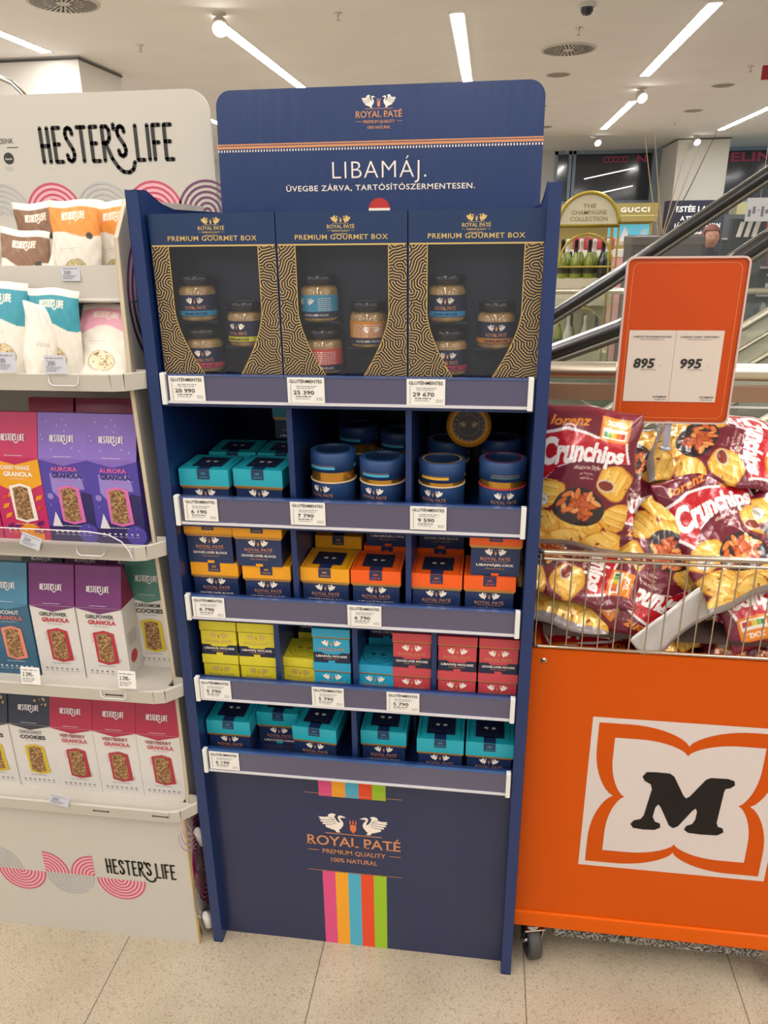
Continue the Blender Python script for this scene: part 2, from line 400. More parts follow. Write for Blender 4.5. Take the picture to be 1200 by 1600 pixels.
# ------------------------------------------------------------------ ceiling fittings
def strip_make():
    o = thing('ceiling_light', '', 'ceiling light')
    h = MB().box((-.06, -1.35, -.004), (.06, 1.35, .0), mat('light_housing', '#e8e4dc', .5)); h.build('housing', o)
    d = MB(); d.add([(-.045, -1.3, -.006), (-.045, 1.3, -.006), (.045, 1.3, -.006), (.045, -1.3, -.006)], [(0, 1, 2, 3)], M_led); d.build('diffuser', o)
    return o
STRIP = Proto(strip_make)
vis = {(-3.27, 4.45): 'linear ceiling light cut by the left picture edge, above the white stand',
       (-1.52, 6.5): 'slanting linear ceiling light ending just above the blue header card',
       (.26, 6.47): 'upright linear ceiling light meeting the top of the blue header card',
       (2.06, 6.52): 'long bright linear ceiling light running up to the top right edge',
       (2.22, 10.75): 'short linear ceiling light between the two spot lamps at right',
       (4.08, 11.3): 'linear ceiling light at the far right edge above the white column',
       (-3.3, 9.3): 'small bright stub of ceiling light beside the white bulkhead',
       (-1.62, 11.2): 'far linear ceiling light glimpsed between the white and blue headers'}
for (x, y), l in vis.items(): STRIP.put((x, y, 3.0), label=l, group='linear lights in the store ceiling')
for x in (-5, -3.27, -1.52, .26, 2.06, 3.9, 5.7, 7.5):
    for y in (-4.2, -.9, 2.4, 6.5, 10.8):
        if any(abs(x-a) < .6 and abs(y-b) < 2.2 for a, b in vis): continue
        if y > 2 and -4.2 < x < 4.2 and not (y < 3 and abs(x) < 3): continue
        STRIP.put((x, y, 3.0), label='linear ceiling light outside the picture', group='linear ceiling lights outside the picture')
def vent_make():
    o = thing('ceiling_vent', '', 'vent')
    p = MB().lathe([(.0, -.012), (.235, -.012), (.24, -.004), (.24, 0)], WHITE, 40); p.build('plate', o)
    s = MB(); t = s.pr((0, 0, -.0125), (1, 0, 0), (0, -1, 0), .0006)
    for k in range(36):
        a = 2*PI*k/36
        for r0, r1 in ((.05, .12), (.125, .215)):
            if r0 < .1 and k % 2: continue
            w = .0085; c, q = math.cos(a), math.sin(a)
            t.poly([(r0*c-w*.6*q, r0*q+w*.6*c), (r0*c+w*.6*q, r0*q-w*.6*c), (r1*c+w*q, r1*q-w*c), (r1*c-w*q, r1*q+w*c)], M_dark)
    s.build('slots', o); return o
VENT = Proto(vent_make)
VENT.put((1.17, 6.46, 3), label='round slotted ceiling vent at upper right of the blue header', group='round swirl vents')
VENT.put((-2.36, 4.42, 3), label='round slotted ceiling vent cut by the top edge above the white stand', group='round swirl vents')
def sprink_make():
    o = thing('sprinkler', '', 'sprinkler')
    MB().lathe([(.03, 0), (.028, -.006), (.008, -.01), (.008, -.035), (.006, -.04)], M_chrome, 14).build('body', o)
    MB().lathe([(0, -.05), (.018, -.05), (.018, -.047), (0, -.046)], M_chrome, 14).build('deflector', o); return o
SPR = Proto(sprink_make)
for x, y, l in ((1.185, 5.74, 'above the right-hand ceiling vent'), (-2.38, 5.66, 'over the white stand left of the slanting light'), (-.585, 5.0, 'between the slanting and the upright light'),
                (3.15, 11.45, 'over the white far column'), (3.0, 7.53, 'beside the red ceiling sign'), (1.17, 9.6, 'below the right-hand ceiling vent'), (-1.1, 9.9, 'just above the left corner of the blue header'), (-.1, 9.4, 'just above the middle of the blue header')):
    SPR.put((x, y, 3), label='small chrome sprinkler in the ceiling '+l, group='sprinklers in the ceiling')
def spk_make():
    o = thing('ceiling_speaker', '', 'speaker')
    MB().lathe([(0, -.014), (.09, -.012), (.11, -.006), (.115, 0)], mat('speaker_grille', '#9a958f', .6), 24).build('grille', o)
    MB().lathe([(.11, -.005), (.125, -.004), (.128, 0)], WHITE, 24).build('rim', o); return o
SPK = Proto(spk_make)
for x, y, l in ((1.176, 7.6, 'below the slotted vent'), (1.3, 11.6, 'low beside the blue header edge'), (3.02, 8.55, 'right of the spot lamp'), (3.15, 10.4, 'far right above the reeds')):
    SPK.put((x, y, 3), label='grey round ceiling speaker disc '+l, group='round speakers in the ceiling')
def spot_make():
    o = thing('spot_lamp', '', 'spot lamp')
    MB().lathe([(.05, 0), (.05, -.012), (.02, -.014), (.02, -.05)], WHITE, 16).build('mount', o)
    h = MB().lathe([(.03, .05), (.05, .04), (.055, -.05)], WHITE, 18, axis=1); hd = h.build('head', o); hd.location = (0, 0, -.08); hd.rotation_euler = (.6, 0, .3)
    g = MB().lathe([(0, -.051), (.05, -.051)], M_spot, 18, axis=1); g.build('lens', hd); return o
SPOT = Proto(spot_make)
for x, y, l in ((2.16, 8.55, 'between the two right-hand ceiling strips'), (2.25, 13.0, 'at the low end of the right-hand strips'), (-1.42, 4.86, 'above the slanting light at top left'), (-1.62, 8.6, 'behind the blue header at upper left'), (3.9, 13.3, 'in front of the white far column')):
    SPOT.put((x, y, 3), label='white swivelling spot lamp '+l, group='spot lamps in the ceiling')
cam = thing('security_camera', 'dark dome security camera at the top edge of the ceiling', 'camera', (1.17, 5.07, 3))
MB().lathe([(.06, 0), (.06, -.02), (.05, -.03)], WHITE, 20).build('base_ring', cam)
MB().lathe([(.048, -.028), (.045, -.05), (.03, -.07), (0, -.078)], mat('smoked_dome', '#222225', .1, coat=.6), 20).build('dome', cam)
ex = thing('hanging_sign', 'small red sign hanging from the ceiling at the right edge', 'sign', (3.13, 7.3, 3))
MB().tube([(0, 0, 0), (0, 0, -.04)], .006, M_chrome).build('rod', ex)
e = MB().box((-.09, -.012, -.16), (.13, .012, -.04), mat('red_sign', '#a31f2d', .4)); rect(e.pr((0, -.012, 0)), -.03, -.07, .1, -.06, M_paper); e.build('panel', ex, bevel=.004)
# curved chrome rail above the white stand

tag(MB().tube([(-3.5, 4.6, 0), (-3.5, 4.6, 1.2), (-3.49, 4.6, 2.2), (-3.41, 4.6, 2.45), (-3.26, 4.6, 2.58), (-3.12, 4.6, 2.612), (-3.02, 4.6, 2.602), (-2.93, 4.6, 2.565), (-2.856, 4.6, 2.49), (-2.765, 4.6, 2.35), (-2.72, 4.6, 2.1), (-2.715, 4.6, 0)], .018, M_steel).build('metal_hoop'), 'curved grey metal hoop rising behind the white stand at top left', 'hoop')

# ================================================================== BLUE CARDBOARD DISPLAY
NAVY = mat('navy_cardboard', '#0e2859', .4, coat=.12, bump=.25, bscale=60, stretch=(1, 1, .25))
NAVY_IN = mat('navy_inner_shaded', '#0a1a42', .35, coat=.25)  # darker than the outer card: compartment shade put into the colour
NAVY_HD = mat('navy_header_gloss', '#0d2a5b', .32, coat=.45, bump=.9, bscale=45, stretch=(1, 1, .12))
NAVY_BASE = mat('navy_base_gloss', '#172349', .38, coat=.3, bump=.15, bscale=30, stretch=(1, 1, .2))
COPPER = mat('copper_ink', '#c98a5e', .45, .2)
IVORY = mat('ivory_ink', '#e8ddcf', .5)
GOLD = mat('gold_foil', '#c9a45c', .3, .7)
GOLDT = mat('gold_ink', '#cdb06c', .4, .3)
BW, BH, BD = .6632, 1.5693, .43
disp = thing('display_stand', 'tall navy cardboard display stand with header card, five shelves and a striped base', 'display stand', (0, 0, 0))
def side(x0, x1):
    b = MB(); pts = [(0, 0), (BD, 0), (BD, 1.545), (.14, 1.545), (.09, 1.552), (.035, BH), (0, BH)]
    b.prism(pts, 0, x0, x1, NAVY); return b.build('side_panel', disp, bevel=.0012)
side(0, .019); side(BW-.019, BW)
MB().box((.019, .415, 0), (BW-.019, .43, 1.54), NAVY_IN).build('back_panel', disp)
# header card, rounded corners
hp = [(.008, 1.28), (.658, 1.28)]; R = .03
hp += [(.656-R+R*math.cos(a), 1.768-R+R*math.sin(a)) for a in [i*PI/16 for i in range(9)]]
hp += [(.018+R+R*math.cos(a), 1.768-R+R*math.sin(a)) for a in [PI/2+i*PI/16 for i in range(9)]]
hd = MB(); hd.prism(hp, 1, .408, .414, NAVY_HD)
t = hd.pr((0, .408, 0)); z = 1.664
rect(t, .014, z+.006, .657, z+.0085, COPPER); rect(t, .014, z+.0, .657, z+.0045, COPPER)
for k in range(110): rect(t, .016+k*.00585, z-.006, .016+k*.00585+.0024, z-.002, IVORY)
royal(t, .342, 1.713, .09, IVORY, COPPER, COPPER, cut=NAVY_HD)
text(t, 'LIBAMÁJ.', .341, 1.606, .033, IVORY, w=.187, bold=-.012, sp=1.1, res=4)
text(t, 'ÜVEGBE ZÁRVA, TARTÓSÍTÓSZERMENTESEN.', .341, 1.584, .0105, IVORY, w=.378, bold=.01, sp=1.1, res=3)
RED = mat('flag_red', '#b3261e', .5); GRN = mat('flag_green', '#2c6b3c', .5)
c0 = (.341, 1.548); r0 = .0215
for a0, a1, m in ((.12, PI-.12, RED),): t.poly([(c0[0]+r0*math.cos(a0+(a1-a0)*i/14), c0[1]+r0*math.sin(a0+(a1-a0)*i/14)) for i in range(15)], m, 2)
rect(t, c0[0]-r0, c0[1]-.012, c0[0]+r0, c0[1]+.0026, IVORY, 3)
hd.build('header_card', disp)
# shelves: navy trays, plastic price rails, end caps
RT = [1.2868, 1.0704, .8759, .6973, .5289]          # rail tops
RB = [1.2375, 1.018, .827, .648, .477]              # rail bottoms
M_rail = mat('rail_reflection_tone', '#4b4862', .16, coat=.8, bump=.1, bscale=6, stretch=(.6, 1, 4))  # grey-lavender base colour stands in for reflections on clear plastic over navy
M_railedge = mat('clear_rail_edge', '#c7c5c9', .2, coat=.5)
M_cap = mat('white_end_cap', '#d5d5cf', .4)
SURF = []
for k in range(5):
    zt, zb = RT[k], RB[k]; zs = zt-(.025, .036, .034, .040, .033)[k]; SURF.append(zs)
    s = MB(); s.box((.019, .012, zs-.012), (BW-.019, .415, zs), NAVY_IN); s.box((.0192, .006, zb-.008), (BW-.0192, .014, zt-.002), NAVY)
    s.build('shelf', disp, bevel=.0008)
    r = MB(); r.box((.034, .0005, zb), (.632, .0055, zt-.003), M_rail); r.box((.034, -.0022, zb-.001), (.632, .0055, zb+.0035), M_railedge); r.box((.034, -.001, zt-.004), (.632, .0055, zt-.0025), mat('blue_edge_gloss', '#3b5488', .2, coat=.6))
    r.build('price_rail', disp)
    for x in (.0245, .6315):
        c = MB(); c.box((x, -.006, zb-.003), (x+.0085, .006, zt+.001), M_cap); c.build('end_cap', disp, bevel=.001)
# dividers
for k, xs in ((1, (.236, .440)), (2, (.232, .440)), (3, (.188, .339, .488)), (4, (.333,))):
    for x in xs: MB().box((x-.005, .02, SURF[k]), (x+.005, .415, SURF[k-1]-.012), NAVY).build('divider', disp)
# base front with its print
bp = MB(); bp.box((.019, .03, 0), (BW-.019, .038, .4775), NAVY_BASE)
t = bp.pr((0, .03, 0)); STR = ['#d1477a', '#e39a1c', '#45a3bd', '#d8431c', '#8fb51e']
for i, c in enumerate(STR):
    m = mat('stripe_'+['pink', 'amber', 'cyan', 'red', 'green'][i], c, .45); x = .2525+i*.028
    rect(t, x, .410, x+.028, .465, m); rect(t, x, .0, x+.028, .208, m)
for z, a, b in ((.416, .222, .426), (.2095, .222, .426)): rect(t, a, z, b, z+.0012, COPPER, 2)
royal(t, .323, .281, .2, IVORY, COPPER, mat('orange_ink', '#d2703a', .5), cut=NAVY_BASE)
bp.build('base_panel', disp)
# ------------------------------------------------------------------ price tags
def price_tag(x, zt, price, label, w=.062, h=.042, seed=0):
    b = MB(); b.box((-w/2, -.0012, -h), (w/2, 0, 0), M_paper)
    t = b.pr((0, -.0012, 0)); text(t, 'GLUTÉNMENTES', 0, -.0085, .0055, M_print, w=w*.88, bold=.012)
    rect(t, -w*.42, -h+.002, -w*.40, -.011, mat('tag_edge', '#a9a8a6', .6))
    scribble(t, -w*.25, w*.3, -.0145, .0014, M_grey_ink, seed=seed); scribble(t, -w*.25, w*.22, -.0175, .0012, M_grey_ink, seed=seed+1)
    text(t, price, -w*.06, -.0275, .0068, M_print, w=w*(.56 if len(price) > 5 else .46), bold=.012)
    scribble(t, -w*.28, w*.15, -.0315, .0016, M_print, seed=seed+2); scribble(t, -w*.28, w*.1, -.035, .0012, M_grey_ink, seed=seed+3); scribble(t, w*.27, w*.45, -.0335, .0012, M_grey_ink, seed=seed+4); scribble(t, w*.27, w*.45, -.0365, .0012, M_grey_ink, seed=seed+5)
    o = b.build('price_tag'); o.location = (x, -.001, zt-.004)
    tag(o, label, 'price tag', 'white price tags in the rails of the blue stand')
for k, x, p, l in ((0, .069, '20 990', 'white price tag reading 20 990 below the left gourmet box'), (0, .273, '25 390', 'white price tag reading 25 390 below the middle gourmet box'), (0, .47, '29 670', 'white price tag reading 29 670 below the right gourmet box'),
                   (1, .072, '6 190', 'white price tag reading 6 190 on the second rail of the blue stand'), (1, .266, '7 790', 'white price tag reading 7 790 below the first blue tin'), (1, .476, '9 590', 'white price tag reading 9 590 below the yellow-rimmed tin'),
                   (2, .068, '6 790', 'white price tag reading 6 790 below the amber boxes, left end of its rail'), (2, .362, '6 790', 'white price tag reading 6 790 below the orange boxes, mid rail'),
                   (3, .065, '5 790', 'white price tag reading 5 790 below the yellow mousse boxes at the left end'), (3, .288, '5 790', 'white price tag reading 5 790 below the blue mousse boxes, middle one of three'), (3, .432, '5 790', 'white price tag reading 5 790 below the red mousse boxes, rightmost of three'),
                   (4, .068, '6 190', 'white price tag reading 6 190 on the lowest rail of the blue stand')):
    price_tag(x, RT[k], p, l, seed=int(x*1000))

# ------------------------------------------------------------------ gourmet gift boxes
def maze(nx, ny, per, seed=3):
    """labyrinth stripes grown from noise (Swift-Hohenberg), period in cells"""
    rs = np.random.RandomState(seed); u = rs.randn(ny, nx)*.3; d = 2*PI/per
    kx = np.fft.fftfreq(nx, d)*2*PI; ky = np.fft.fftfreq(ny, d)*2*PI
    K = (kx[None, :]**2+ky[:, None]**2); Lk = .35-(1-K)**2; dt = .5
    for _ in range(260): u = np.real(np.fft.ifft2((np.fft.fft2(u)-dt*np.fft.fft2(u**3))/(1-dt*Lk)))
    return u/np.abs(u).max()
def pat_mat():
    m = mat('gold_maze_print', '#c9a45c', .35); nt = m.node_tree; b = nt.nodes['Principled BSDF']; N = nt.nodes.new; L = nt.links.new
    a = N('ShaderNodeAttribute'); a.attribute_name = 'Pat'; mr = N('ShaderNodeMapRange'); mr.inputs[1].default_value = -.06; mr.inputs[2].default_value = .10
    L(a.outputs['Fac'], mr.inputs[0]); mx = N('ShaderNodeMix'); mx.data_type = 'RGBA'; L(mr.outputs[0], mx.inputs[0])
    mx.inputs[6].default_value = (*lin('#15182c'), 1); mx.inputs[7].default_value = (*lin('#c2a264'), 1); L(mx.outputs[2], b.inputs['Base Color'])
    ml = N('ShaderNodeMath'); ml.operation = 'MULTIPLY'; ml.inputs[1].default_value = .45; L(mr.outputs[0], ml.inputs[0]); L(ml.outputs[0], b.inputs['Metallic']); return m
M_maze = pat_mat()
GW, GH, GD = .206, .273, .10; Z1 = GH-.049
def winx(z):
    """half width of the window at height z"""
    h = z; top = .073
    if h > .125: return top
    return max(.012, top-.040*((.125-h)/.1)**1.6)
CELL = .0006
F = maze(256, 300, 7.0)
M_film = film('window_film', .07, .14, (.86, .86, .9), bump=.3, fr=.3)
NAVY_GB = mat('gift_box_navy', '#142c52', .3, coat=.3)
NAVY_GI = mat('gift_box_inside', '#141b33', .5)
def gourmet_make():
    o = thing('gift_box', '', 'gift box')
    b = MB(); w = GW/2
    b.box((-w, 0, 0), (-w+.002, GD, GH), NAVY_GB); b.box((w-.002, 0, 0), (w, GD, GH), NAVY_GB); b.box((-w, GD-.002, 0), (w, GD, GH), NAVY_GI)
    b.box((-w, 0, 0), (w, GD, .002), NAVY_GI); b.box((-w, 0, GH-.002), (w, GD, GH), NAVY_GB); b.build('carton', o)
    h = MB(); h.box((-w, -.0006, Z1), (w, .001, GH), NAVY_GB); t = h.pr((0, -.0006, 0))
    rect(t, -w+.002, Z1, w-.002, Z1+.0022, GOLDT)
    text(t, 'PREMIUM GOURMET BOX', 0, Z1+.0085, .0075, GOLDT, w=.146, bold=.01, sp=1.1, res=3)
    royal(t, 0, Z1+.0245, .043, GOLDT, GOLDT, GOLDT); h.build('front_header', o)
    for sg in (-1, 1):
        nz = 270; nu = 76; vs = []; pa = []
        for j in range(nz+1):
            z = Z1*j/nz; xi = winx(z)
            for i in range(nu+1):
                x = w-.0012-(w-.0012-xi)*i/nu; vs.append((sg*x, -.0005, z))
                fx, fz = (x/CELL+(130 if sg < 0 else 0)) % 256, (z/CELL) % 300; i0, j0 = int(fx), int(fz); a, c = fx-i0, fz-j0
                j1 = (j0+1) % 300; i1 = (i0+1) % 256; pv = (F[j0, i0]*(1-a)+F[j0, i1]*a)*(1-c)+(F[j1, i0]*(1-a)+F[j1, i1]*a)*c-.10
                if (x-xi) < .0013 or i == 0: pv = 1
                pa.append(pv-.06)
        n1 = nu+1; fs = [(j*n1+i, j*n1+i+1, (j+1)*n1+i+1, (j+1)*n1+i) for j in range(nz) for i in range(nu)]
        if sg > 0: fs = [f[::-1] for f in fs]
        me = MB(); me.add(vs, fs, M_maze); q = me.build('patterned_panel', o)
        at = q.data.attributes.new('Pat', 'FLOAT', 'POINT'); at.data.foreach_set('value', pa)
    f = MB(); n = 24; xs = []
    for j in range(n): z = .002+(Z1-.002)*j/(n-1); xs.append((winx(z)+.003, z))
    f.add([(-x, .0006, z) for x, z in xs]+[(x, .0006, z) for x, z in xs], [(j, n+j, n+j+1, j+1) for j in range(n-1)], M_film); f.build('window_film', o)
    i = MB(); i.box((-w+.003, .062, .003), (w-.003, .07, GH-.004), NAVY_GI)
    for x, z in ((-.045, .103), (-.04, .018), (.036, .062)): i.box((x-.035, .02, z), (x+.035, .0615, z+.004), NAVY_GI)
    i.build('insert', o); return o
GB = Proto(gourmet_make)
GX = (.1275, .335, .5425)
for x, l in zip(GX, ('navy and gold gourmet gift box at the left, jars with cyan, red and yellow bands', 'navy and gold gourmet gift box in the middle, jars with solid coloured labels', 'navy and gold gourmet gift box at the right, jars with all-navy labels')):
    GB.put((x, .018, SURF[0]), label=l, group='gourmet gift boxes on the top shelf')
M_pate = mat('pate_behind_glass', '#a8884e', .12, coat=1, var=.35, vscale=60)
M_lidb = mat('black_lid', '#17161a', .25, .3, coat=.4)
M_lidt = mat('lid_painted_shine', '#8a8784', .3, .6)  # pale disc colour paints a highlight on the black lid
def jar(loc, lab, band, label, rot=0, red=False):
    o = thing('glass_jar', label, 'jar', loc, 0, 'small pate jars inside the gift boxes')
    r = .0305; g = MB(); g.lathe([(0, 0), (r-.004, 0), (r, .004), (r, .048), (r-.003, .054), (r-.006, .056), (r-.006, .058)], M_pate, 26); g.build('glass_body', o)
    l = MB(); l.lathe([(r-.003, .057), (r-.001, .0575), (r-.001, .070), (r-.003, .0715), (0, .0715)], M_lidb, 26); l.lathe([(0, .072), (.017, .072)], M_lidt, 20); l.build('lid', o)
    L = MB(); ml = mat('label_'+lab, lab, .4); mbn = mat('label_'+band, band, .4)
    L.lathe([(r+.0004, .008), (r+.0004, .042)], ml, 28); L.lathe([(r+.0007, .009 if not red else .006), (r+.0007, .017 if not red else .016)], mbn, 28)
    # printing bent around the jar
    k = MB(); t = k.pr((0, 0, 0), eps=0)
    if not red:
        swans(t, 0, .028, .010, IVORY, COPPER); text(t, 'ROYAL PATÉ', 0, .0195, .0055, COPPER, w=.034, bold=.01)
        text(t, 'LIBAMÁJ MOUSSE', 0, .0108, .0042, mat('label_'+'#101a30', '#101a30', .5) if band != '#101a30' else IVORY, w=.040, bold=.02)
    else:
        if lab == '#d08a28': swans(t, .006, .024, .010, IVORY, COPPER); text(t, 'ROYAL', .008, .018, .005, COPPER, w=.022)
        elif lab == '#3b93b0': swans(t, -.018, .026, .011, IVORY)
        for q in range(7): scribble(t, -.026 if lab != '#3b93b0' else .004, .027, .036-q*.003, .0013, IVORY, seed=q)
        text(t, 'GOOSE LIVER MOUSSE', 0, .009, .0038, IVORY, w=.042)
    vs = []
    for x, y, z in k.v:
        a = x/(r+.001)+rot; vs.append(((r+.0011)*math.sin(a), -(r+.0011)*math.cos(a), z))
    for f, mi in zip(k.f, k.m): pass
    base = len(L.v); L.v += vs
    for f, mi in zip(k.f, k.m): L.f.append(tuple(base+q for q in f)); L.m.append(L.mi(k.mats[mi])); L.s.append(False)
    L.build('label', o)
DK = '#1a2140'
JP = [(-.045, .107), (-.04, .022), (.036, .066)]
for gx, kind, data in ((GX[0], 0, ((DK, '#2c93b8', 'cyan-banded jar in the left gift box, upper of its left pair', .35), (DK, '#cf4458', 'red-banded jar in the left gift box, lower of its left pair', .4), (DK, '#d6cf2e', 'yellow-banded jar at the right inside the left gift box', -.5))),
                       (GX[1], 1, (('#3b93b0', DK, 'jar with a solid light blue label in the middle gift box, upper left', 0), ('#c9503e', DK, 'jar with a solid red label in the middle gift box, lower left', 0), ('#d08a28', DK, 'jar with a solid amber label in the middle gift box, at right', .2))),
                       (GX[2], 2, (('#141d38', '#2f8fc0', 'navy jar with a thin blue line in the right gift box, upper left', 0), ('#141d38', '#b83048', 'navy jar with a thin red line in the right gift box, lower left', 0), ('#141d38', '#c07a28', 'navy jar with a thin orange line in the right gift box, at right', 0)))):
    for (jx, jz), (a, b, l, r) in zip(JP, data): jar((gx+jx, .018+.032, SURF[0]+jz), a, b, l, r*.5, red=(kind == 1))

# ------------------------------------------------------------------ square pate boxes
BX = .092
M_boxnavy = mat('box_navy', '#1a2c54', .42, coat=.15)
M_boxdark = mat('box_navy_matt', '#16203c', .5)
M_goldline = mat('gold_edge', '#b8894a', .35, .5)
def block_box(lidc, name2, labelc, LH=.028, TH=.0855):
    def make():
        o = thing('pate_box', '', 'box'); h = BX/2-.003; w = BX/2
        ml = mat('lid_'+lidc, lidc, .4, coat=.15)
        b = MB(); b.box((-h, .003, 0), (h, BX-.003, TH-.002), M_boxnavy)
        b.box((-h-.001, .002, TH-LH-.004), (h+.001, BX-.002, TH-LH), M_goldline)
        t = b.pr((0, .003, 0)); q = TH-LH-.0185; swans(t, 0, q, .013, IVORY, COPPER); text(t, 'ROYAL PATÉ', 0, q-.009, .0062, COPPER, w=.052, bold=.01)
        rect(t, -.022, q-.012, .022, q-.0114, COPPER); text(t, name2[0], 0, q-.020, .0046, IVORY, w=.066, bold=.02); text(t, name2[1], 0, max(q-.026, .0065), .0032, COPPER, w=.034)
        rect(t, -.0065, 0, .0065, .0055, mat('lid_'+lidc, lidc, .4, coat=.15), 3)
        b.build('body', o)
        l = MB(); l.box((-w, 0, TH-LH), (w, BX, TH), ml); t = l.pr((0, 0, 0))
        rect(t, -w, TH-LH, w, TH-LH+.0022, M_goldline); rect(t, -.0115, TH-.0185, .0115, TH, M_boxnavy, 2)
        text(t, '30%' if labelc else '50%', 0, TH-.0095, .0038, ml, w=.0085, bold=.02, lift=3); text(t, 'LIBAMÁJ', 0, TH-.0155, .0027, ml, w=.016, lift=3)
        t = l.pr((0, 0, TH), (1, 0, 0), (0, 1, 0)); rect(t, -.0115, 0, .0115, .02, M_boxnavy, 2); rect(t, -.028, .017, .028, .075, M_boxdark, 2)
        swans(t, 0, .042, .0085, IVORY, lift=3)
        for sg in (-1, 1): rect(t, sg*.040-.0004, .006, sg*.040+.0004, .086, M_boxnavy)
        l.build('lid', o, bevel=0); return o
    return Proto(make)
TQ = block_box('#1a9fb0', ('LIBAMÁJBLOKK', 'Libamájból'), True, .033, .0765)
AM = block_box('#e39a12', ('GOOSE LIVER BLOCK', 'with whole liver'), True)
ORG = block_box('#e8580c', ('LIBAMÁJBLOKK', 'fűszerezve'), False)
ORE = block_box('#e8570d', ('GOOSE LIVER BLOCK', 'with spices'), False)
s1, s2, s3, s4 = SURF[1:]
g = 'turquoise pate boxes on the second shelf'
TQ.put((.070, .030, s1), -.01, 'turquoise-lidded box at the front left end of the second shelf', g)
TQ.put((.168, .036, s1), -.06, 'turquoise-lidded box at the front beside the second shelf divider', g)
TQ.put((.086, .145, s1), .03, 'turquoise-lidded box behind the front left one on the second shelf', g)
TQ.put((.182, .145, s1), .0, 'turquoise-lidded box in the back row under a second box by the divider', g)
TQ.put((.186, .25, s1+.0765), .0, 'shaded turquoise box stacked high at the back of the second shelf', g)
g = 'amber pate boxes on the third shelf'
AM.put((.072, .034, s2), 0, 'amber-lidded box at the bottom of the far left stack', g); AM.put((.068, .030, s2+.0855), 0, 'amber-lidded box on top of the far left stack', g)
AM.put((.174, .030, s2), 0, 'amber-lidded box at the bottom of the second stack from left', g); AM.put((.163, .024, s2+.0855), 0, 'amber-lidded box on top of the second stack from left', g)
AM.put((.284, .030, s2), -.03, 'single amber-lidded box with its dark top showing, right of the first divider', g)
AM.put((.288, .145, s2+.018), 0, 'amber-lidded box in the shade behind the single amber one', g)
AM.put((.075, .145, s2), 0, 'amber-lidded box hidden in the back row at the far left', g)
g = 'orange pate boxes on the third shelf'
ORG.put((.379, .030, s2), 0, 'orange-lidded box with dark top just left of the third shelf divider', g)
ORE.put((.385, .145, s2), 0, 'orange-lidded box at the back under a shaded box, left of the divider', g)
ORG.put((.387, .145, s2+.0855), 0, 'shaded upright box with emblem at the back left of the divider', g)
ORE.put((.490, .028, s2), -.01, 'orange-lidded box with dark top just right of the third shelf divider', g)
ORE.put((.489, .145, s2), 0, 'orange-lidded box at the back right of the divider, mostly hidden', g)
ORE.put((.491, .145, s2+.0855), 0, 'shaded upright box with emblem at the back, right of the divider', g)
ORG.put((.585, .028, s2), -.01, 'orange-lidded box at the bottom of the right end stack', g)
ORG.put((.593, .030, s2+.0855), 0, 'orange-lidded box on top of the right end stack, third shelf', g)
g = 'turquoise pate boxes on the lowest shelf'
for x, y, z, r, l in ((.068, .036, 0, 0, 'turquoise-lidded box at the left end of the lowest shelf'), (.162, .075, .0, .0, 'turquoise-lidded box set back with more of its navy front showing, lowest shelf'),
                      (.248, .034, -.004, -.08, 'turned turquoise-lidded box just left of the lowest divider'), (.388, .04, 0, 0, 'turquoise-lidded box just right of the lowest divider'),
                      (.502, .028, 0, 0, 'turquoise-lidded box second from the right on the lowest shelf'), (.598, .028, 0, -.01, 'turquoise-lidded box at the right end of the lowest shelf')):
    TQ.put((x, y, s4+max(z, 0)), r, l, g)
for x, l in ((.07, 'far left'), (.40, 'right of the divider'), (.505, 'second from the right')):
    TQ.put((x, .15, s4), 0, 'shaded turquoise box in the back row of the lowest shelf, '+l, g)
# mousse boxes
MX, ML = .073, .019; YC = '#d0c22c'
def mousse_box(c, c2, name2):
    def make():
        o = thing('mousse_box', '', 'box'); h = MX/2-.0012; w = MX/2; m = mat('mousse_'+c, c, .42, coat=.15); mt = mat('mousse_dark_'+c2, c2, .5); TT = .0735
        b = MB(); b.box((-h, .0015, 0), (h, MX-.0015, TT-.002), m)
        b.box((-h-.0003, .001, TT-ML-.0018), (h+.0003, MX-.001, TT-ML), M_dark)
        t = b.pr((0, .0015, 0))
        t.poly([(-h, .0005), (h, .0005), (h, .0225), (.019, .0225), (.014, .0185), (-.014, .0185), (-.019, .0225), (-h, .0225)], M_boxdark, 1)
        swans(t, 0, .036, .013, IVORY if c != YC else GOLDT, COPPER); text(t, 'ROYAL PATÉ', 0, .0275, .0056, COPPER if c != YC else GOLDT, w=.050, bold=.015); rect(t, -.016, .0255, .016, .026, COPPER)
        text(t, name2[0], 0, .0125, .0046, IVORY, w=.060, bold=.02); text(t, name2[1], 0, .008, .0028, COPPER, w=.03); rect(t, -.0065, 0, .0065, .0058, m, 3)
        for sx, u, v in ((1, (0, 1, 0), (0, 0, 1)),):
            q = b.pr((h, 0, 0), (0, 1, 0), (0, 0, 1)); rect(q, .002, .0005, MX-.002, .0225, M_boxdark)
        b.build('body', o)
        l = MB(); l.box((-w, 0, TT-ML), (w, MX, TT), m); t = l.pr((0, 0, 0)); rect(t, -w, TT-ML, w, TT-ML+.0018, M_goldline if c != YC else m)
        t = l.pr((0, 0, TT), (1, 0, 0), (0, 1, 0))
        for r in (.03, .0285, .021): arc(t, 0, MX/2, r, .0007, 0, 2*PI, mt, n=28)
        swans(t, 0, MX/2-.002, .011, mt, lift=1); text(t, 'ROYAL PATÉ', 0, MX/2-.012, .004, mt, w=.032)
        for a, c_, d, e in ((-w+.004, .004, w-.004, .0046), (-w+.004, MX-.0046, w-.004, MX-.004)): rect(t, a, c_, d, e, mt)
        rect(t, -w+.004, .004, -w+.0046, MX-.004, mt); rect(t, w-.0046, .004, w-.004, MX-.004, mt)
        l.build('lid', o); return o
    return Proto(make)
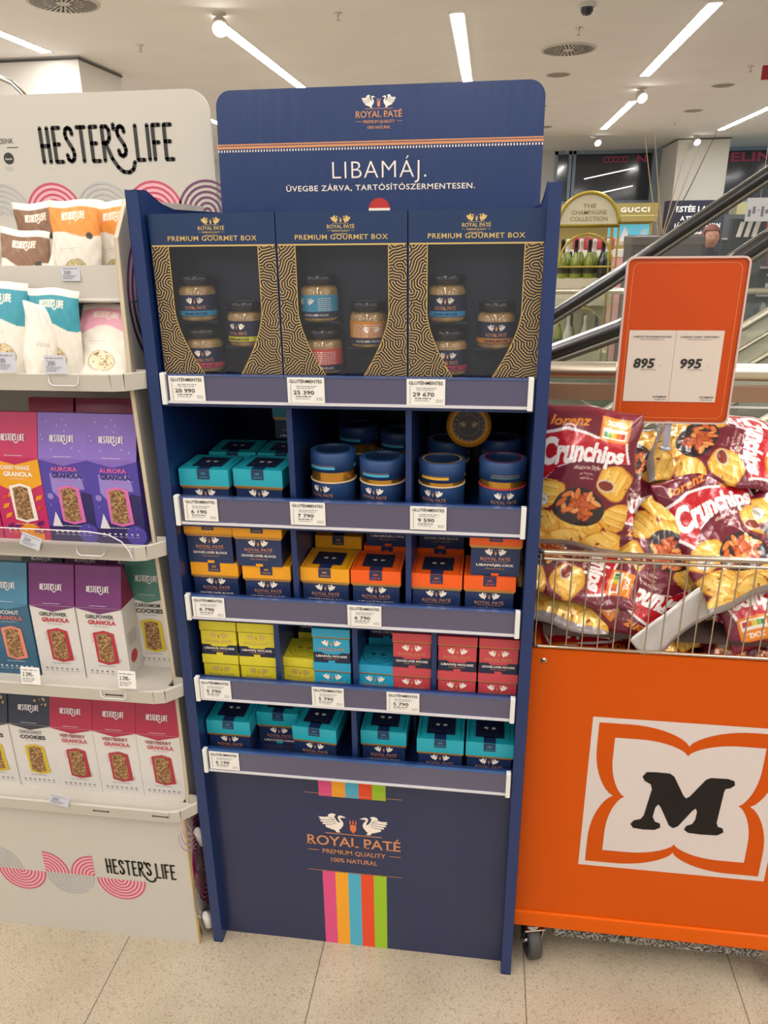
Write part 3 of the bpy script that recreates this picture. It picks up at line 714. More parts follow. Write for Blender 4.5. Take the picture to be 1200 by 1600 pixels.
YL = mousse_box(YC, '#7d7a22', ('LIBAMÁJ MOUSSE', 'mazsolával')); BL = mousse_box('#1f95b8', '#123f55', ('LIBAMÁJ MOUSSE', 'natúr'))
BLE = mousse_box('#1f94b7', '#123f55', ('GOOSE LIVER MOUSSE', 'natural')); RD = mousse_box('#bc3f48', '#5e1c20', ('LIBAMÁJ MOUSSE', 'paradicsommal')); RDE = mousse_box('#bb3f48', '#5e1c20', ('GOOSE LIVER MOUSSE', 'with tomato'))
T2 = .0735
for P, x, y, n, c in ((YL, .068, .03, 2, ('yellow', 'at the left end')), (YL, .1435, .03, 2, ('yellow', 'just left of the first divider')), (BL, .292, .026, 2, ('light blue', 'left of the middle divider')),
                      (RDE, .446, .026, 2, ('red', 'left of the third divider')), (RD, .531, .024, 2, ('red', 'right of the third divider')), (RDE, .607, .024, 2, ('red', 'at the right end'))):
    for k in range(n):
        P.put((x, y, s3+k*T2), 0, '%s mousse box %s of its stack %s' % (c[0], ('at the bottom', 'on top')[k], c[1]), c[0]+' mousse boxes on the fourth shelf')
YL.put((.226, .036, s3), -.05, 'single yellow mousse box with its round emblem showing on top', 'yellow mousse boxes on the fourth shelf')
YL.put((.236, .135, s3), 0, 'shaded yellow mousse box low at the back behind the single one', 'yellow mousse boxes on the fourth shelf')
YL.put((.236, .135, s3+T2), 0, 'shaded yellow mousse box high at the back behind the single one', 'yellow mousse boxes on the fourth shelf')
BLE.put((.375, .028, s3), -.03, 'single light blue mousse box with its round emblem showing on top', 'light blue mousse boxes on the fourth shelf')
BLE.put((.384, .13, s3), 0, 'shaded light blue mousse box low at the back behind the single one', 'light blue mousse boxes on the fourth shelf')
BLE.put((.384, .13, s3+T2), 0, 'shaded light blue mousse box high at the back behind the single one', 'light blue mousse boxes on the fourth shelf')

# ------------------------------------------------------------------ round tins
M_tin = mat('tin_navy_paper', '#21406f', .5); M_tin2 = mat('tin_recess', '#122a4c', .5); M_goldpaper = mat('gold_paper_band', '#c8923a', .22, .8, bump=.4, bscale=90, stretch=(1, 1, .05))
def tin_make(rim, band, gap):
    def make():
        o = thing('round_tin', '', 'tin'); r = .0405; mr = mat('tin_'+rim, rim, .45); mb_ = mat('tin_'+band, band, .45)
        b = MB(); b.lathe([(0, 0), (r, 0), (r, .054)], M_tin, 36); b.lathe([(r+.0002, .054), (r+.0012, .0545), (r+.0012, .056), (r-.001, .0565)], mat('tin_edge_'+rim, rim if rim in ('#b8303c',) else '#cdb694', .4), 36)
        t = MB(); q = t.pr((0, 0, 0), eps=0); swans(q, 0, .037, .012, IVORY, COPPER); text(q, 'ROYAL PATÉ', 0, .029, .006, COPPER, w=.045)
        base = len(b.v); b.v += [((r+.0006)*math.sin(x/r-.42), -(r+.0006)*math.cos(x/r-.42), z) for x, y, z in t.v]
        for f, mi in zip(t.f, t.m): b.f.append(tuple(base+k for k in f)); b.m.append(b.mi(t.mats[mi])); b.s.append(False)
        b.build('body', o)
        n = MB(); n.lathe([(r-.0015, .055), (r-.0015, .056+gap)], M_goldpaper, 30); n.build('neck', o)
        l = MB(); z0 = .056+gap; z1 = z0+.034
        l.lathe([(r-.001, z0), (r+.0005, z0), (r+.0005, z1-.001), (r-.0005, z1), (r-.006, z1)], M_tin, 36)
        l.lathe([(r-.006, z1), (r-.0085, z1-.0002)], mr, 36); l.lathe([(r-.0085, z1-.0002), (r-.009, z1-.005), (0, z1-.005)], M_tin2, 36)
        for a0, a1 in ((-2.6, -1.32), (-.35, .9)): l.lathe([(r+.0009, z0+.006), (r+.0009, z0+.0105)], mb_, 16, a0=a0, a1=a1)
        for k in range(26):
            a = -2.55+k*.047
            l.lathe([(r+.0009, z0+.0115), (r+.0009, z0+.0125)], COPPER, 1, a0=a, a1=a+.025)
        l.build('lid', o); return o
    return Proto(make)
TC1 = tin_make('#2b6d8f', '#3fa0bf', .018); TC2 = tin_make('#2b6d8e', '#3fa0be', .008); TY = tin_make('#c99a30', '#d0a030', .007); TR = tin_make('#b8303c', '#3c5560', .012)
g = 'round navy tins on the second shelf'
TC1.put((.298, .078, s1), 0, 'navy round tin with a wide gold gap and cyan stripe, leftmost of the front tins', g)
TC2.put((.388, .075, s1), .15, 'navy round tin with a thin gold gap and cyan stripe, just left of the divider', g)
TY.put((.494, .072, s1), .1, 'navy round tin with a yellow rim and yellow stripe right of the divider', g)
TR.put((.600, .072, s1), .5, 'navy round tin with a red rim line at the right end', g)
TC1.put((.312, .27, s1), 0, 'shaded round tin behind the leftmost front tin', g); TC2.put((.398, .27, s1), 0, 'shaded round tin behind the one left of the divider', g)
TY.put((.497, .215, s1), 0, 'shaded round tin behind the yellow-rimmed tin', g); TR.put((.597, .215, s1), 0, 'shaded round tin behind the red-rimmed tin', g)
sl = thing('round_tin', 'round tin tipped on its side showing its gold-ringed black end above the other tins', 'tin', (.5375, .135, s1+.142), 0, g)
b = MB(); b.lathe([(0, .075), (.0395, .075), (.0405, .07), (.0405, 0), (.038, -.001)], M_tin, 34, axis=1); b.build('body', sl)
b = MB(); b.lathe([(.0405, .001), (.0405, -.0035), (.030, -.0035)], mat('seal_gold', '#b57a22', .4, .2), 40, axis=1); b.lathe([(.030, -.0032), (0, -.0032)], mat('seal_black', '#1b1a20', .35), 40, axis=1)
t = b.pr((0, -.0035, 0)); MS = mat('seal_print', '#8f7f5c', .5)
arc(t, 0, 0, .0285, .0006, 0, 2*PI, MS, n=30); arc(t, 0, 0, .0195, .0006, 0, 2*PI, MS, n=30); swans(t, 0, -.004, .012, MS)
for k, ch in enumerate('ROYAL PATÉ · PREMIUM'):
    if ch == ' ': continue
    a = 2.6-k*.31; text(t, ch, .0235*math.cos(a), .0235*math.sin(a)-.002, .0045, MS, bold=.02, rot=a-PI/2)
b.build('end_disc', sl)

# ================================================================== WHITE GRANOLA DISPLAY
CARD = mat('white_cardboard', '#bab5aa', .5, coat=.1); CARD2 = mat('white_cardboard_inner', '#bfbab0', .55)
KRAFT = mat('card_cut_edge', '#c4a368', .7); INK = mat('logo_black', '#26241f', .5)
P1 = mat('arc_pink', '#b8485f', .5); P1b = mat('arc_pink_fill', '#dba4ab', .5); G1 = mat('arc_grey', '#aaa9aa', .5); PU = mat('arc_purple', '#6a3a5e', .5); PUb = mat('arc_purple_fill', '#cfa9bd', .5)
MG = mat('magenta_print', '#a8145a', .5); NP = mat('night_purple', '#3f1a52', .5)
hs = thing('display_stand', 'white cardboard granola display stand with four shelves and pink arc pattern', 'display stand', (0, 0, 0))
XL, XR = -.74, -.03
# header
hp = [(XL, 1.25), (-.002, 1.25)]; R = .045
hp += [(-.004-R+R*math.cos(a), 1.778-R+R*math.sin(a)) for a in [i*PI/20 for i in range(11)]]
hp += [(XL+R+R*math.cos(a), 1.778-R+R*math.sin(a)) for a in [PI/2+i*PI/20 for i in range(11)]]
b = MB(); b.prism(hp, 1, .432, .438, CARD)
t = b.pr((0, .432, 0)); hesters(t, -.374, 1.651, .288, .064, INK, .125)
for cx, m, f in ((-.6, P1, P1b), (-.487, G1, None), (-.367, P1, P1b), (-.254, G1, None), (-.141, P1, P1b)): arcs(t, cx, 1.548, .064, 6, 0, PI, m, fill=f)
arcs(t, -.026, 1.548, .064, 6, .0, PI*.999, PU, fill=None, lift=2); 
text(t, 'ZEINK', -.437, 1.6885, .010, INK, al='R', w=.034); rect(t, -.454, 1.6815-.0015, -.428, 1.6815, INK)
disk(t, -.4535, 1.660, .0115, INK); text(t, 'taste', -.4535, 1.657, .005, CARD, w=.016, bold=.02, lift=3)
disk(t, -.50, 1.660, .0115, INK); scribble(t, -.464, -.443, 1.642, .0018, G1); scribble(t, -.462, -.446, 1.637, .0018, G1); scribble(t, -.51, -.482, 1.642, .0018, G1)
b.build('header_card', hs)
# sides: front edge bulges a little near the foot
def sidepanel(x0, x1, name, prt):
    fr = [(.02, .0), (-.004, .10), (-.008, .19), (.012, .30), (.028, .40), (.033, .66), (.02, .98), (.008, 1.25), (.013, 1.39), (.02, 1.5), (.07, 1.56), (.42, 1.56), (.42, 0)]
    b = MB(); b.prism(fr, 0, x0, x1, CARD)
    for (a, c) in zip(fr[:10], fr[1:11]):
        for xa, xb, mm in ((x0, x0+.0015, KRAFT), (x0+.0015, x1-.0015, CARD), (x1-.0015, x1, KRAFT)): b.add([(xa, a[0]-.0006, a[1]), (xb, a[0]-.0006, a[1]), (xb, c[0]-.0006, c[1]), (xa, c[0]-.0006, c[1])], [(0, 1, 2, 3)], mm)
    if prt:
        t = b.pr((x1, 0, 0), (0, 1, 0), (0, 0, 1), .0005)
        arcs(t, .155, 1.40, .13, 8, PI/2, PI, PU, lift=2, fill=PUb); arcs(t, .155, 1.398, .13, 8, PI, PI*1.5, NP, lift=2)
        t.poly([(.0, .16), (0, .22), (.04, .34), (.2, .36), (.4, .3), (.4, .08), (.06, .04), (.02, .10)], MG)
        t.poly([(.005, .2), (.02, .28), (.08, .30), (.06, .2), (.03, .16)], NP, 2)
        arcs(t, .05, .345, .1, 9, -PI, 0, PUb, lift=3, duty=.3); arcs(t, .01, .235, .06, 7, -PI/2, PI/2, P1b, lift=4, duty=.35); arcs(t, .07, .12, .09, 9, PI/2, PI*1.4, CARD, lift=4, duty=.35); arcs(t, .11, .2, .08, 8, 0, 2*PI, P1b, lift=3, duty=.3)
    return b.build(name, hs)
sidepanel(XR-.0075, XR, 'side_panel', True); sidepanel(XL, XL+.014, 'side_panel', False)
MB().box((XL+.014, .405, 0), (XR-.014, .42, 1.5), CARD2).build('back_panel', hs)
# base board
b = MB(); b.box((XL, -.012, 0.0), (XR, -.004, .373), CARD); b.box((XR-.0015, -.0125, 0), (XR+.0005, -.0035, .373), KRAFT)
t = b.pr((0, -.012, 0)); R = .056; zc = .170
for k, x in enumerate((-.482, -.37, -.25)):
    pass
arcs(t, -.484, zc+.001, .057, 7, 0, PI, G1, fill=None); arcs(t, -.429, zc-.001, .057, 7, PI, 2*PI, P1, fill=P1b)
arcs(t, -.372, zc+.001, .057, 7, 0, PI/2, P1, fill=P1b); arcs(t, -.254, zc+.001, .057, 7, PI/2, PI, P1, fill=P1b)
arcs(t, -.314, zc-.001, .057, 7, PI, 2*PI, G1); arcs(t, -.194, zc-.001, .057, 7, PI, 2*PI, P1, fill=P1b)
arcs(t, -.60, zc+.001, .057, 7, 0, PI, P1, fill=P1b); arcs(t, -.543, zc-.001, .057, 7, PI, 2*PI, G1)
hesters(t, -.222, .186, .158, .038, INK, .12)
b.build('base_panel', hs)
# shelf trays: floor with a lip whose right corner is rounded off
LIP = [.387, .677, .980, 1.288]; HS = []
for k, zl in enumerate(LIP):
    zs = zl-.02; HS.append(zs); th = .02
    out = [(XL-.02, -.03), (-.05, -.03), (-.030, -.024), (-.004, .004), (-.003, .02), (-.028, .022), (-.044, .022), (-.044, .40), (XL+.014, .40), (XL+.014, 0)]
    b = MB(); b.prism(out, 2, zs-.006, zs, CARD2)
    L = out[:6]
    for a, c in zip(L[:-1], L[1:]):
        d = Vector((c[0]-a[0], c[1]-a[1])); n = Vector((d.y, -d.x)).normalized()*.004
        vs = [(a[0], a[1], zs-.008), (c[0], c[1], zs-.008), (c[0]+n.x, c[1]+n.y, zl), (a[0]+n.x, a[1]+n.y, zl), (c[0]-n.x*.4, c[1]-n.y*.4, zl+.001), (a[0]-n.x*.4, a[1]-n.y*.4, zl+.001), (c[0]-n.x*.4, c[1]-n.y*.4, zs), (a[0]-n.x*.4, a[1]-n.y*.4, zs)]
        b.add(vs, [(0, 1, 2, 3), (3, 2, 4, 5), (5, 4, 6, 7)], CARD)
    if k < 2:
        t = b.pr((0, -.0325, 0)); 
        for x in (-.20, -.07) if k == 0 else (-.13,): rect(t, x-.016, zl-.013, x+.016, zl-.0105, M_dark); disk(t, x-.016, zl-.0118, .0022, M_dark, n=8); disk(t, x+.016, zl-.0118, .0022, M_dark, n=8)
    b.build('shelf_tray', hs)
# upper riser shelf
b = MB(); b.box((XL+.014, .055, 1.400), (-.038, .25, 1.405), CARD2); b.box((XL+.014, .052, 1.400), (-.038, .058, 1.457), CARD2); b.build('riser_shelf', hs)
M_guard = film('clear_guard_plastic', .05, .08, (.97, .97, .98)); M_gedge = mat('clear_guard_edge', '#d8d4d8', .2, coat=.5)
gp = [(XL, -.03), (-.06, -.03)]; b = MB()
pr = [(XL, .9605), (-.052, .9605), (-.056, .975), (-.068, .992), (-.09, 1.004), (-.13, 1.009), (XL, 1.011)]
tri = tessellate_polygon([[Vector((p[0], p[1], 0)) for p in pr]]); b.add([(p[0], -.036, p[1]) for p in pr], [tuple(t) for t in tri], M_guard)
b.tube([(p[0], -.036, p[1]) for p in pr[1:]], .0011, M_gedge, seg=6); b.build('clear_guard', hs)
for k, x in ((3, -.13), (2, -.13), (1, -.13)):
    zl = LIP[k]; b = MB(); b.tube([(x-.026, -.034, zl-.002), (x-.026, -.036, zl-.013), (x-.02, -.036, zl-.018), (x+.02, -.036, zl-.018), (x+.026, -.036, zl-.013), (x+.026, -.034, zl-.002)], .0011, M_gedge, seg=6); b.build('clear_clip', hs)
MB().tube([(-.20, .05, 1.40), (-.04, .05, 1.40)], .0035, CARD2, seg=8).build('support_rod', hs)
for z0, z1, y0, y1 in ((.292, .245, .022, .04), (.062, .028, .012, .018)):
    b = MB(); b.tube([(-.019, y0-.004, z0+.004), (-.0165, y0, z0), (-.0165, y1, z1), (-.019, y1+.003, z1-.005)], [.008, .0105, .0105, .008], mat('white_clip', '#e2ddd8', .35), seg=14); b.build('foot_clip', hs)
# shelf price cards
def card(x, y, z, w, h, label, price=None, tilt=0):
    b = MB(); b.box((-w/2, -.0008, 0), (w/2, 0, h), mat('pale_shelf_card', '#b9bac2', .4, coat=.3) if not price else M_paper); t = b.pr((0, -.0008, 0))
    scribble(t, -w*.42, w*.4, h*.82, h*.06, M_grey_ink, seed=3)
    if price: text(t, price, -w*.1, h*.48, h*.24, M_print, w=w*.6, bold=.01)
    else: text(t, '200', -w*.18, h*.45, h*.26, M_grey_ink, w=w*.36, bold=.01)
    for k in range(3): scribble(t, -w*.42, w*(.3-.1*k), h*(.34-.1*k), h*.05, M_grey_ink, seed=9+k)
    o = b.build('price_tag'); o.location = (x, y, z); o.rotation_euler = (-.12, tilt, 0); tag(o, label, 'price tag', 'price cards on the white stand')
card(-.138, .050, 1.432, .034, .024, 'pale price card on the riser below the orange pouches')
card(-.228, -.037, 1.292, .036, .032, 'pale price card below the teal pouches at the left edge')
card(-.140, -.037, 1.290, .038, .030, 'pale price card in front of the pink and teal pouches')
card(-.245, -.0395, .975, .038, .024, 'tilted price card behind the clear guard of the purple granola shelf', tilt=.35)
card(-.297, -.037, .680, .040, .036, 'white price card reading 2 290 under the first white and purple granola box', '2 290.-')
card(-.097, -.037, .686, .036, .036, 'white price card reading 2 290 right of the second white and purple granola box', '2 290.-')
card(-.29, -.0375, .386, .042, .024, 'creased price card on the lip of the lowest granola shelf', tilt=.2)

# ------------------------------------------------------------------ granola boxes
MUES = speckle('muesli', ['#6b4a2c', '#a57c4e', '#8a6238', '#b08c60', '#6a4a2e', '#9a7248'], 330, .6, .5)
BOXW = mat('box_white', '#cfcac4', .45, coat=.1)
def granola(spec):
    c, top, tdark, t1, t1c, t2, t2c, bor, body = (spec[k] for k in ('c', 'top', 'td', 't1', 't1c', 't2', 't2c', 'bor', 'body'))
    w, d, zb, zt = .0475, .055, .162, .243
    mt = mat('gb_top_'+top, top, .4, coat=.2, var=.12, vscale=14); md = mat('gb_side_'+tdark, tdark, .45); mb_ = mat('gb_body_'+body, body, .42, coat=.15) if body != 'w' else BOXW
    m1 = mat('gb_ink_'+t1c, t1c, .5); m2 = mat('gb_ink_'+t2c, t2c, .5); mbo = mat('gb_win_'+bor, bor, .45); wh = mat('gb_logo_white', '#d8d2d4', .5)
    def make():
        o = thing('granola_box', '', 'box')
        b = MB(); b.add([(-w, 0, 0), (w, 0, 0), (w, d, 0), (-w, d, 0), (-w, 0, zb), (w, 0, zb), (w, d, zb), (-w, d, zb)], [(0, 3, 2, 1), (0, 1, 5, 4), (1, 2, 6, 5), (2, 3, 7, 6), (3, 0, 4, 7)], mb_)
        t = b.pr((0, 0, 0))
        t.poly([(-w, zb), (-w, zb-.001), (0, zb-.013), (w, zb-.001), (w, zb)], mt, 2)
        if spec.get('mid'):
            mm = mat('gb_mid_'+spec['mid'], spec['mid'], .45); t.poly([(-w, zb-.001), (-w, zb-.05), (-.02, zb-.062), (.02, zb-.062), (w, zb-.05), (w, zb-.001), (0, zb-.013)], mm, 1)
        if spec.get('art') == 'night':
            a1 = mat('gb_art_a', '#2a2358', .45); a2 = mat('gb_art_b', '#8d7cc0', .45); a3 = mat('gb_art_c', '#4b3f96', .45)
            t.poly([(-w, 0), (w, 0), (w, .095), (.03, .10), (.012, .08), (-.01, .06), (-.03, .03), (-w, .03)], a1, 1)
            t.poly([(-.03, .10), (-.018, .085), (.0, .1), (.035, .105), (.03, .135), (-.03, .135)], a2, 1); disk(t, .03, .018, .02, a3, n=18, lift=2)
            t.poly([(-.04, .03), (-.03, .06), (-.02, .03)], wh, 2); disk(t, -.035, .09, .006, a2, lift=2)
            r = random.Random(4)
            for _ in range(16): disk(t, r.uniform(-.042, .042), r.uniform(.02, .15), .0009, wh, n=6, lift=3)
        if spec.get('art') == 'fire':
            r = random.Random(5)
            for _ in range(26):
                x, z = r.uniform(-.04, .03), r.uniform(.0, .09); mm = mat('gb_fire_%d' % (_ % 3), ('#d88a14', '#c83a3a', '#54165a')[_ % 3], .45)
                t.poly([(x, z), (x+.012, z+.004), (x+.016, z+.013), (x+.004, z+.01)], mm, 2)
            disk(t, .012, .008, .024, mat('gb_fire_0', '#d88a14', .45), n=18, lift=2)
        text(t, t1, .0, .1395, .0085, m1, w=.058 if len(t1) > 8 else (.052 if len(t1) > 5 else .036), bold=.02, lift=3); text(t, t2, .003, .1265, .0095, m2, w=.058, bold=.035, lift=3)
        scribble(t, -.015, .018, .1215, .001, m1, lift=3)
        wx, wz, ww, wh_ = .004, .074, .0215, .032
        P = lambda k, s: [(wx-ww-k, wz-wh_-k*.6), (wx, wz-wh_-k-.004*s), (wx+ww*.9+k, wz-wh_-k*.6), (wx+ww+k, wz+wh_+k*.6), (wx, wz+wh_+k+.004*s), (wx-ww*.9-k, wz+wh_+k*.6)]
        t.poly([(wx-ww*.8-.004, wz-wh_-.001), (wx, wz-wh_-.007), (wx+ww*.9+.005, wz-wh_-.001), (wx+ww*.8+.003, wz+wh_+.001), (wx, wz+wh_+.007), (wx-ww*.9-.004, wz+wh_+.001)], mbo, 3)
        t.poly([(wx-ww*.8, wz-wh_+.003), (wx, wz-wh_-.002), (wx+ww*.75, wz-wh_+.003), (wx+ww*.62, wz+wh_-.002), (wx, wz+wh_+.002), (wx-ww*.78, wz+wh_-.002)], MUES, 4)
        if body == 'w':
            for k in range(5): disk(t, wx-ww-.006+(k % 2)*.003, wz+wh_-.004-k*.004, .0011, mbo, n=6, lift=3)
            for k in range(3): disk(t, wx+ww+.006, wz-wh_+.002+k*.003, .0009, mbo, n=6, lift=3)
        for k in range(7): scribble(t, -.036+k*.011, -.031+k*.011, .018, .004, M_grey_ink if body == 'w' else wh, seed=k, lift=2); scribble(t, -.037+k*.011, -.030+k*.011, .0135, .0014, M_grey_ink if body == 'w' else wh, seed=k)
        scribble(t, -.02, .02, .031, .0015, M_grey_ink if body == 'w' else wh, seed=2)
        if body == 'w':
            s = b.pr((w, 0, 0), (0, 1, 0), (0, 0, 1)); disk(s, .025, .045, .014, mat('tomato_red', '#b3202e', .4), n=18)
            for k in range(5): scribble(s, .008, .045, .075+k*.006, .002, M_grey_ink, seed=k)
        b.build('carton_body', o)
        g = MB(); yr0, yr1 = .022, .030
        g.add([(-w, 0, zb), (w, 0, zb), (w, yr0, zt), (-w, yr0, zt)], [(0, 1, 2, 3)], mt); g.add([(-w, d, zb), (w, d, zb), (w, yr1, zt), (-w, yr1, zt)], [(1, 0, 3, 2)], mt)
        g.add([(-w, yr0, zt), (w, yr0, zt), (w, yr1, zt), (-w, yr1, zt)], [(0, 1, 2, 3)], mt)
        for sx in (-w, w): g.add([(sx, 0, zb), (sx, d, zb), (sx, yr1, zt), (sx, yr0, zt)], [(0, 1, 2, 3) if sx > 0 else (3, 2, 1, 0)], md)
        t = g.pr((0, 0, zb), (1, 0, 0), (0, .022, .081), .0006); hesters(t, -.023, .032, .046, .0115, wh, .17, 2, cap=False)
        scribble(t, -.018, .018, .004, .0012, wh)
        if spec.get('art') == 'night':
            r = random.Random(9)
            for _ in range(12): disk(t, r.uniform(-.042, .042), r.uniform(.01, .078), .0011, wh, n=6)
        if spec.get('gold'):
            r = random.Random(9)
            for _ in range(10): disk(t, r.uniform(.01, .042), r.uniform(.045, .076), r.uniform(.001, .0035), mat('gb_goldspot', '#b8a468', .5), n=7)
        g.build('gable_top', o); return o
    return Proto(make)
S = dict
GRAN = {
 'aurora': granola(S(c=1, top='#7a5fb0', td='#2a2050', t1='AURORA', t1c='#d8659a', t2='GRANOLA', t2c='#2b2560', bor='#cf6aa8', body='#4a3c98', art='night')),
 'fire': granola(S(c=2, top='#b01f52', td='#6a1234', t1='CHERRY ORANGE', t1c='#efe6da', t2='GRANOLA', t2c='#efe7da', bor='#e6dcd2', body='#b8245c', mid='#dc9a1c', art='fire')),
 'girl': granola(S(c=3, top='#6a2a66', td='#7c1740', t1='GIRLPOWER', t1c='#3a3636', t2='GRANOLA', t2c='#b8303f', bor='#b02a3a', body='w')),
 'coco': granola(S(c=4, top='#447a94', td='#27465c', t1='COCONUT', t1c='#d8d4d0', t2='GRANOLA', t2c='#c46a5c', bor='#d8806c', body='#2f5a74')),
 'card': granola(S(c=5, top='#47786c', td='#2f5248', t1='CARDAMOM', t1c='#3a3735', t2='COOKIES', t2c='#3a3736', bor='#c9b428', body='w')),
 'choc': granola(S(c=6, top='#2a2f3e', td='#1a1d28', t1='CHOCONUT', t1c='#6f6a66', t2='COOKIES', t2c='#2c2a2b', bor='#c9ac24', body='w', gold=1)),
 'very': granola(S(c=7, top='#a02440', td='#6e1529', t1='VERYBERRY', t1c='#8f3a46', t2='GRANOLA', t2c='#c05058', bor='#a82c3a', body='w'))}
g = 'granola and cookie cartons on the white stand'
h1, h2, h3, h4 = HS[2], HS[1], HS[0], HS[3]
for k, x, y, z, l, r in (('fire', -.292, .03, h1, 'pink and orange granola carton at the left edge, purple granola shelf', 0), ('aurora', -.196, .03, h1, 'purple night-sky granola carton, left of the pair', 0), ('aurora', -.1, .028, h1, 'purple night-sky granola carton at the right end by the stand side', 0),
                      ('fire', -.39, .03, h1, 'pink granola carton outside the left picture edge', 0),
                      ('coco', -.368, .028, h2, 'blue coconut granola carton cut by the left picture edge', 0), ('girl', -.270, .03, h2, 'white granola carton with purple top, left of the matching pair', 0), ('girl', -.172, .03, h2, 'white granola carton with purple top, right of the matching pair', 0),
                      ('card', -.098, .088, h2, 'white cookie carton with green top and yellow window at the right end', 0),
                      ('choc', -.469, .03, h3, 'white cookie carton with dark top cut by the left picture edge', 0), ('choc', -.373, .032, h3, 'white cookie carton with dark gold-speckled top and yellow window', 0),
                      ('very', -.277, .03, h3, 'white granola carton with red top, leftmost of three', 0), ('very', -.1812, .03, h3, 'white granola carton with red top, middle of three', 0), ('very', -.0855, .03, h3, 'white granola carton with red top, right end by the stand side', 0)):
    GRAN[k].put((x, y, z), r, l, g)
for k, x, z, l in (('fire', -.29, h1, 'behind the pink and orange one'), ('fire', -.19, h1, 'behind the left purple one'), ('fire', -.095, h1, 'behind the right purple one'),
                   ('girl', -.27, h2, 'behind the left purple-topped one'), ('choc', -.37, h2, 'behind the blue coconut one'), ('girl', -.172, h2, 'behind the right purple-topped one'),
                   ('choc', -.366, h3, 'behind the dark-topped cookies')):
    GRAN[k].put((x, .155 if z != h2 else .165, z), 0, 'shaded carton in the back row '+l, 'shaded cartons in the back rows')

# ------------------------------------------------------------------ pouches
M_pouch = vcol('matt_pouch', .5, .15, bump=.3)
def pouch_mesh(name, band, wavy=0.6, oval='#c9b184', seed=1, badge=True, w=.088, h=.155, T=.028, logo='#e8d8c8'):
    cv = Canvas(w, h, 220, 380, '#ddd6c8')
    n = 20; top = h*.93; bot = h*wavy
    cv.poly([(0, top), (w, top)]+[(w-w*i/n, bot+.006*math.sin(i/n*6.3+seed)) for i in range(n+1)], band)
    rect(cv, w*.0, h*.93, w, h, '#e2dccf')
    hesters(cv, w*.28, h*.80, w*.46, h*.07, logo, .18)
    if oval:
        disk(cv, w*.52, h*.25, w*.25, '#8f8674', ry=h*.13, n=30); disk(cv, w*.52, h*.25, w*.235, oval, ry=h*.122, n=30)
        r = random.Random(seed)
        for _ in range(60):
            a = r.uniform(0, 6.28); q = r.uniform(0, .2); disk(cv, w*(.52+q*math.cos(a)), h*.25+w*q*.95*math.sin(a), .0022, r.choice(['#e8dcc0', '#a88858', '#d8c8a0', '#7c6440']), n=6)
    if badge: disk(cv, w*.82, h*.62, w*.065, '#3a3833')
    for k in range(3): scribble(cv, w*.2, w*.6, h*(.52-.03*k), .0016, '#a89c94', seed=k)
    nx, ny = 60, 100; rs = np.random.RandomState(seed)
    u, v = np.meshgrid(np.linspace(0, 1, nx+1), np.linspace(0, 1, ny+1)); U, V = u.ravel(), v.ravel()
    a = np.clip(1-np.abs(2*U-1)**2.4, 0, 1)**.6; bprof = np.clip(1-V**3.5, 0, 1)**.8*np.clip(.75+.25*np.minimum(V/.05, 1), 0, 1)
    t = T*.5*a*bprof
    wr = sum(np.sin(rs.uniform(4, 16)*U*PI*rs.choice([-1, 1])+rs.uniform(3, 14)*V*PI+rs.uniform(0, 6))*rs.uniform(.2, 1) for _ in range(6))/4
    wr *= .0022*(1-.6*a)
    pinch = 1-.05*a*0-.03*np.sin(V*PI)
    X = (U-.5)*w*pinch+.002*np.sin(V*9+seed)*(1-a); Z = V*h+.002*np.sin(U*7+seed)
    m = MB(); N = len(U)
    vs = [(X[i], -t[i]+wr[i], Z[i]) for i in range(N)]+[(X[i], t[i]+wr[i], Z[i]) for i in range(N)]
    fs = []
    for j in range(ny):
        for i in range(nx): q = j*(nx+1)+i; fs.append((q, q+1, q+nx+2, q+nx+1)); fs.append((N+q+1, N+q, N+q+nx+1, N+q+nx+2))
    for i in range(nx): fs.append((i+1, i, N+i, N+i+1))
    m.add(vs, fs, M_pouch, True)
    col = np.ones((2*N, 4)); col[:N, :3] = cv.sample(U, V); col[N:, :3] = lin('#ddd6c8')
    def make():
        o = m.build('cereal_pouch'); at = o.data.attributes.new('Col', 'FLOAT_COLOR', 'POINT'); at.data.foreach_set('color', col.ravel().astype(np.float32)); tag(o, '', 'pouch'); return o
    return Proto(make)
PB = pouch_mesh('p', '#7d5a40', .62, '#b79a6a', 2); PO = pouch_mesh('p', '#d98732', .64, '#b8a878', 3); PT = pouch_mesh('p', '#2f8a9a', .60, '#c7b488', 4, badge=False, w=.105, h=.165); PP = pouch_mesh('p', '#dc9cae', .66, '#e0c9a8', 5, badge=False, w=.095, h=.15)
PW = pouch_mesh('p', '#d5cfc4', .7, None, 8, badge=False, w=.06, h=.13, T=.045, logo='#d5cfc4')
g = 'cereal pouches on the top shelves of the white stand'; zr = 1.412
PO.put((-.148, .090, zr-.005), .05, 'orange-topped pouch leaning at the front of the riser shelf', g, rot=(-.1, .03, .05))
PO.put((-.158, .150, zr-.004), 0, 'orange-topped pouch standing behind the front orange one', g, rot=(-.05, 0, 0))
PO.put((-.088, .125, zr-.006), 0, 'orange-topped pouch beside the blue stand, partly hidden', g, rot=(-.08, 0, -.1))
PB.put((-.240, .145, zr-.006), 0, 'brown-topped pouch standing behind at the left of the riser shelf', g, rot=(-.05, -.02, 0))
PB.put((-.262, .085, zr-.048), 0, 'brown-topped pouch slumped low at the left picture edge', g, rot=(-.2, .12, .1))
PW.put((-.208, .085, zr-.04), 0, 'twisted white pouch edge between the brown and orange pouches', g, rot=(-.2, .45, .6))
PB.put((-.345, .12, zr-.006), 0, 'brown-topped pouch just outside the left picture edge', g)
PT.put((-.262, .01, h4), 0, 'teal-banded pouch at the front left of the second shelf', g, rot=(-.15, .0, .05))
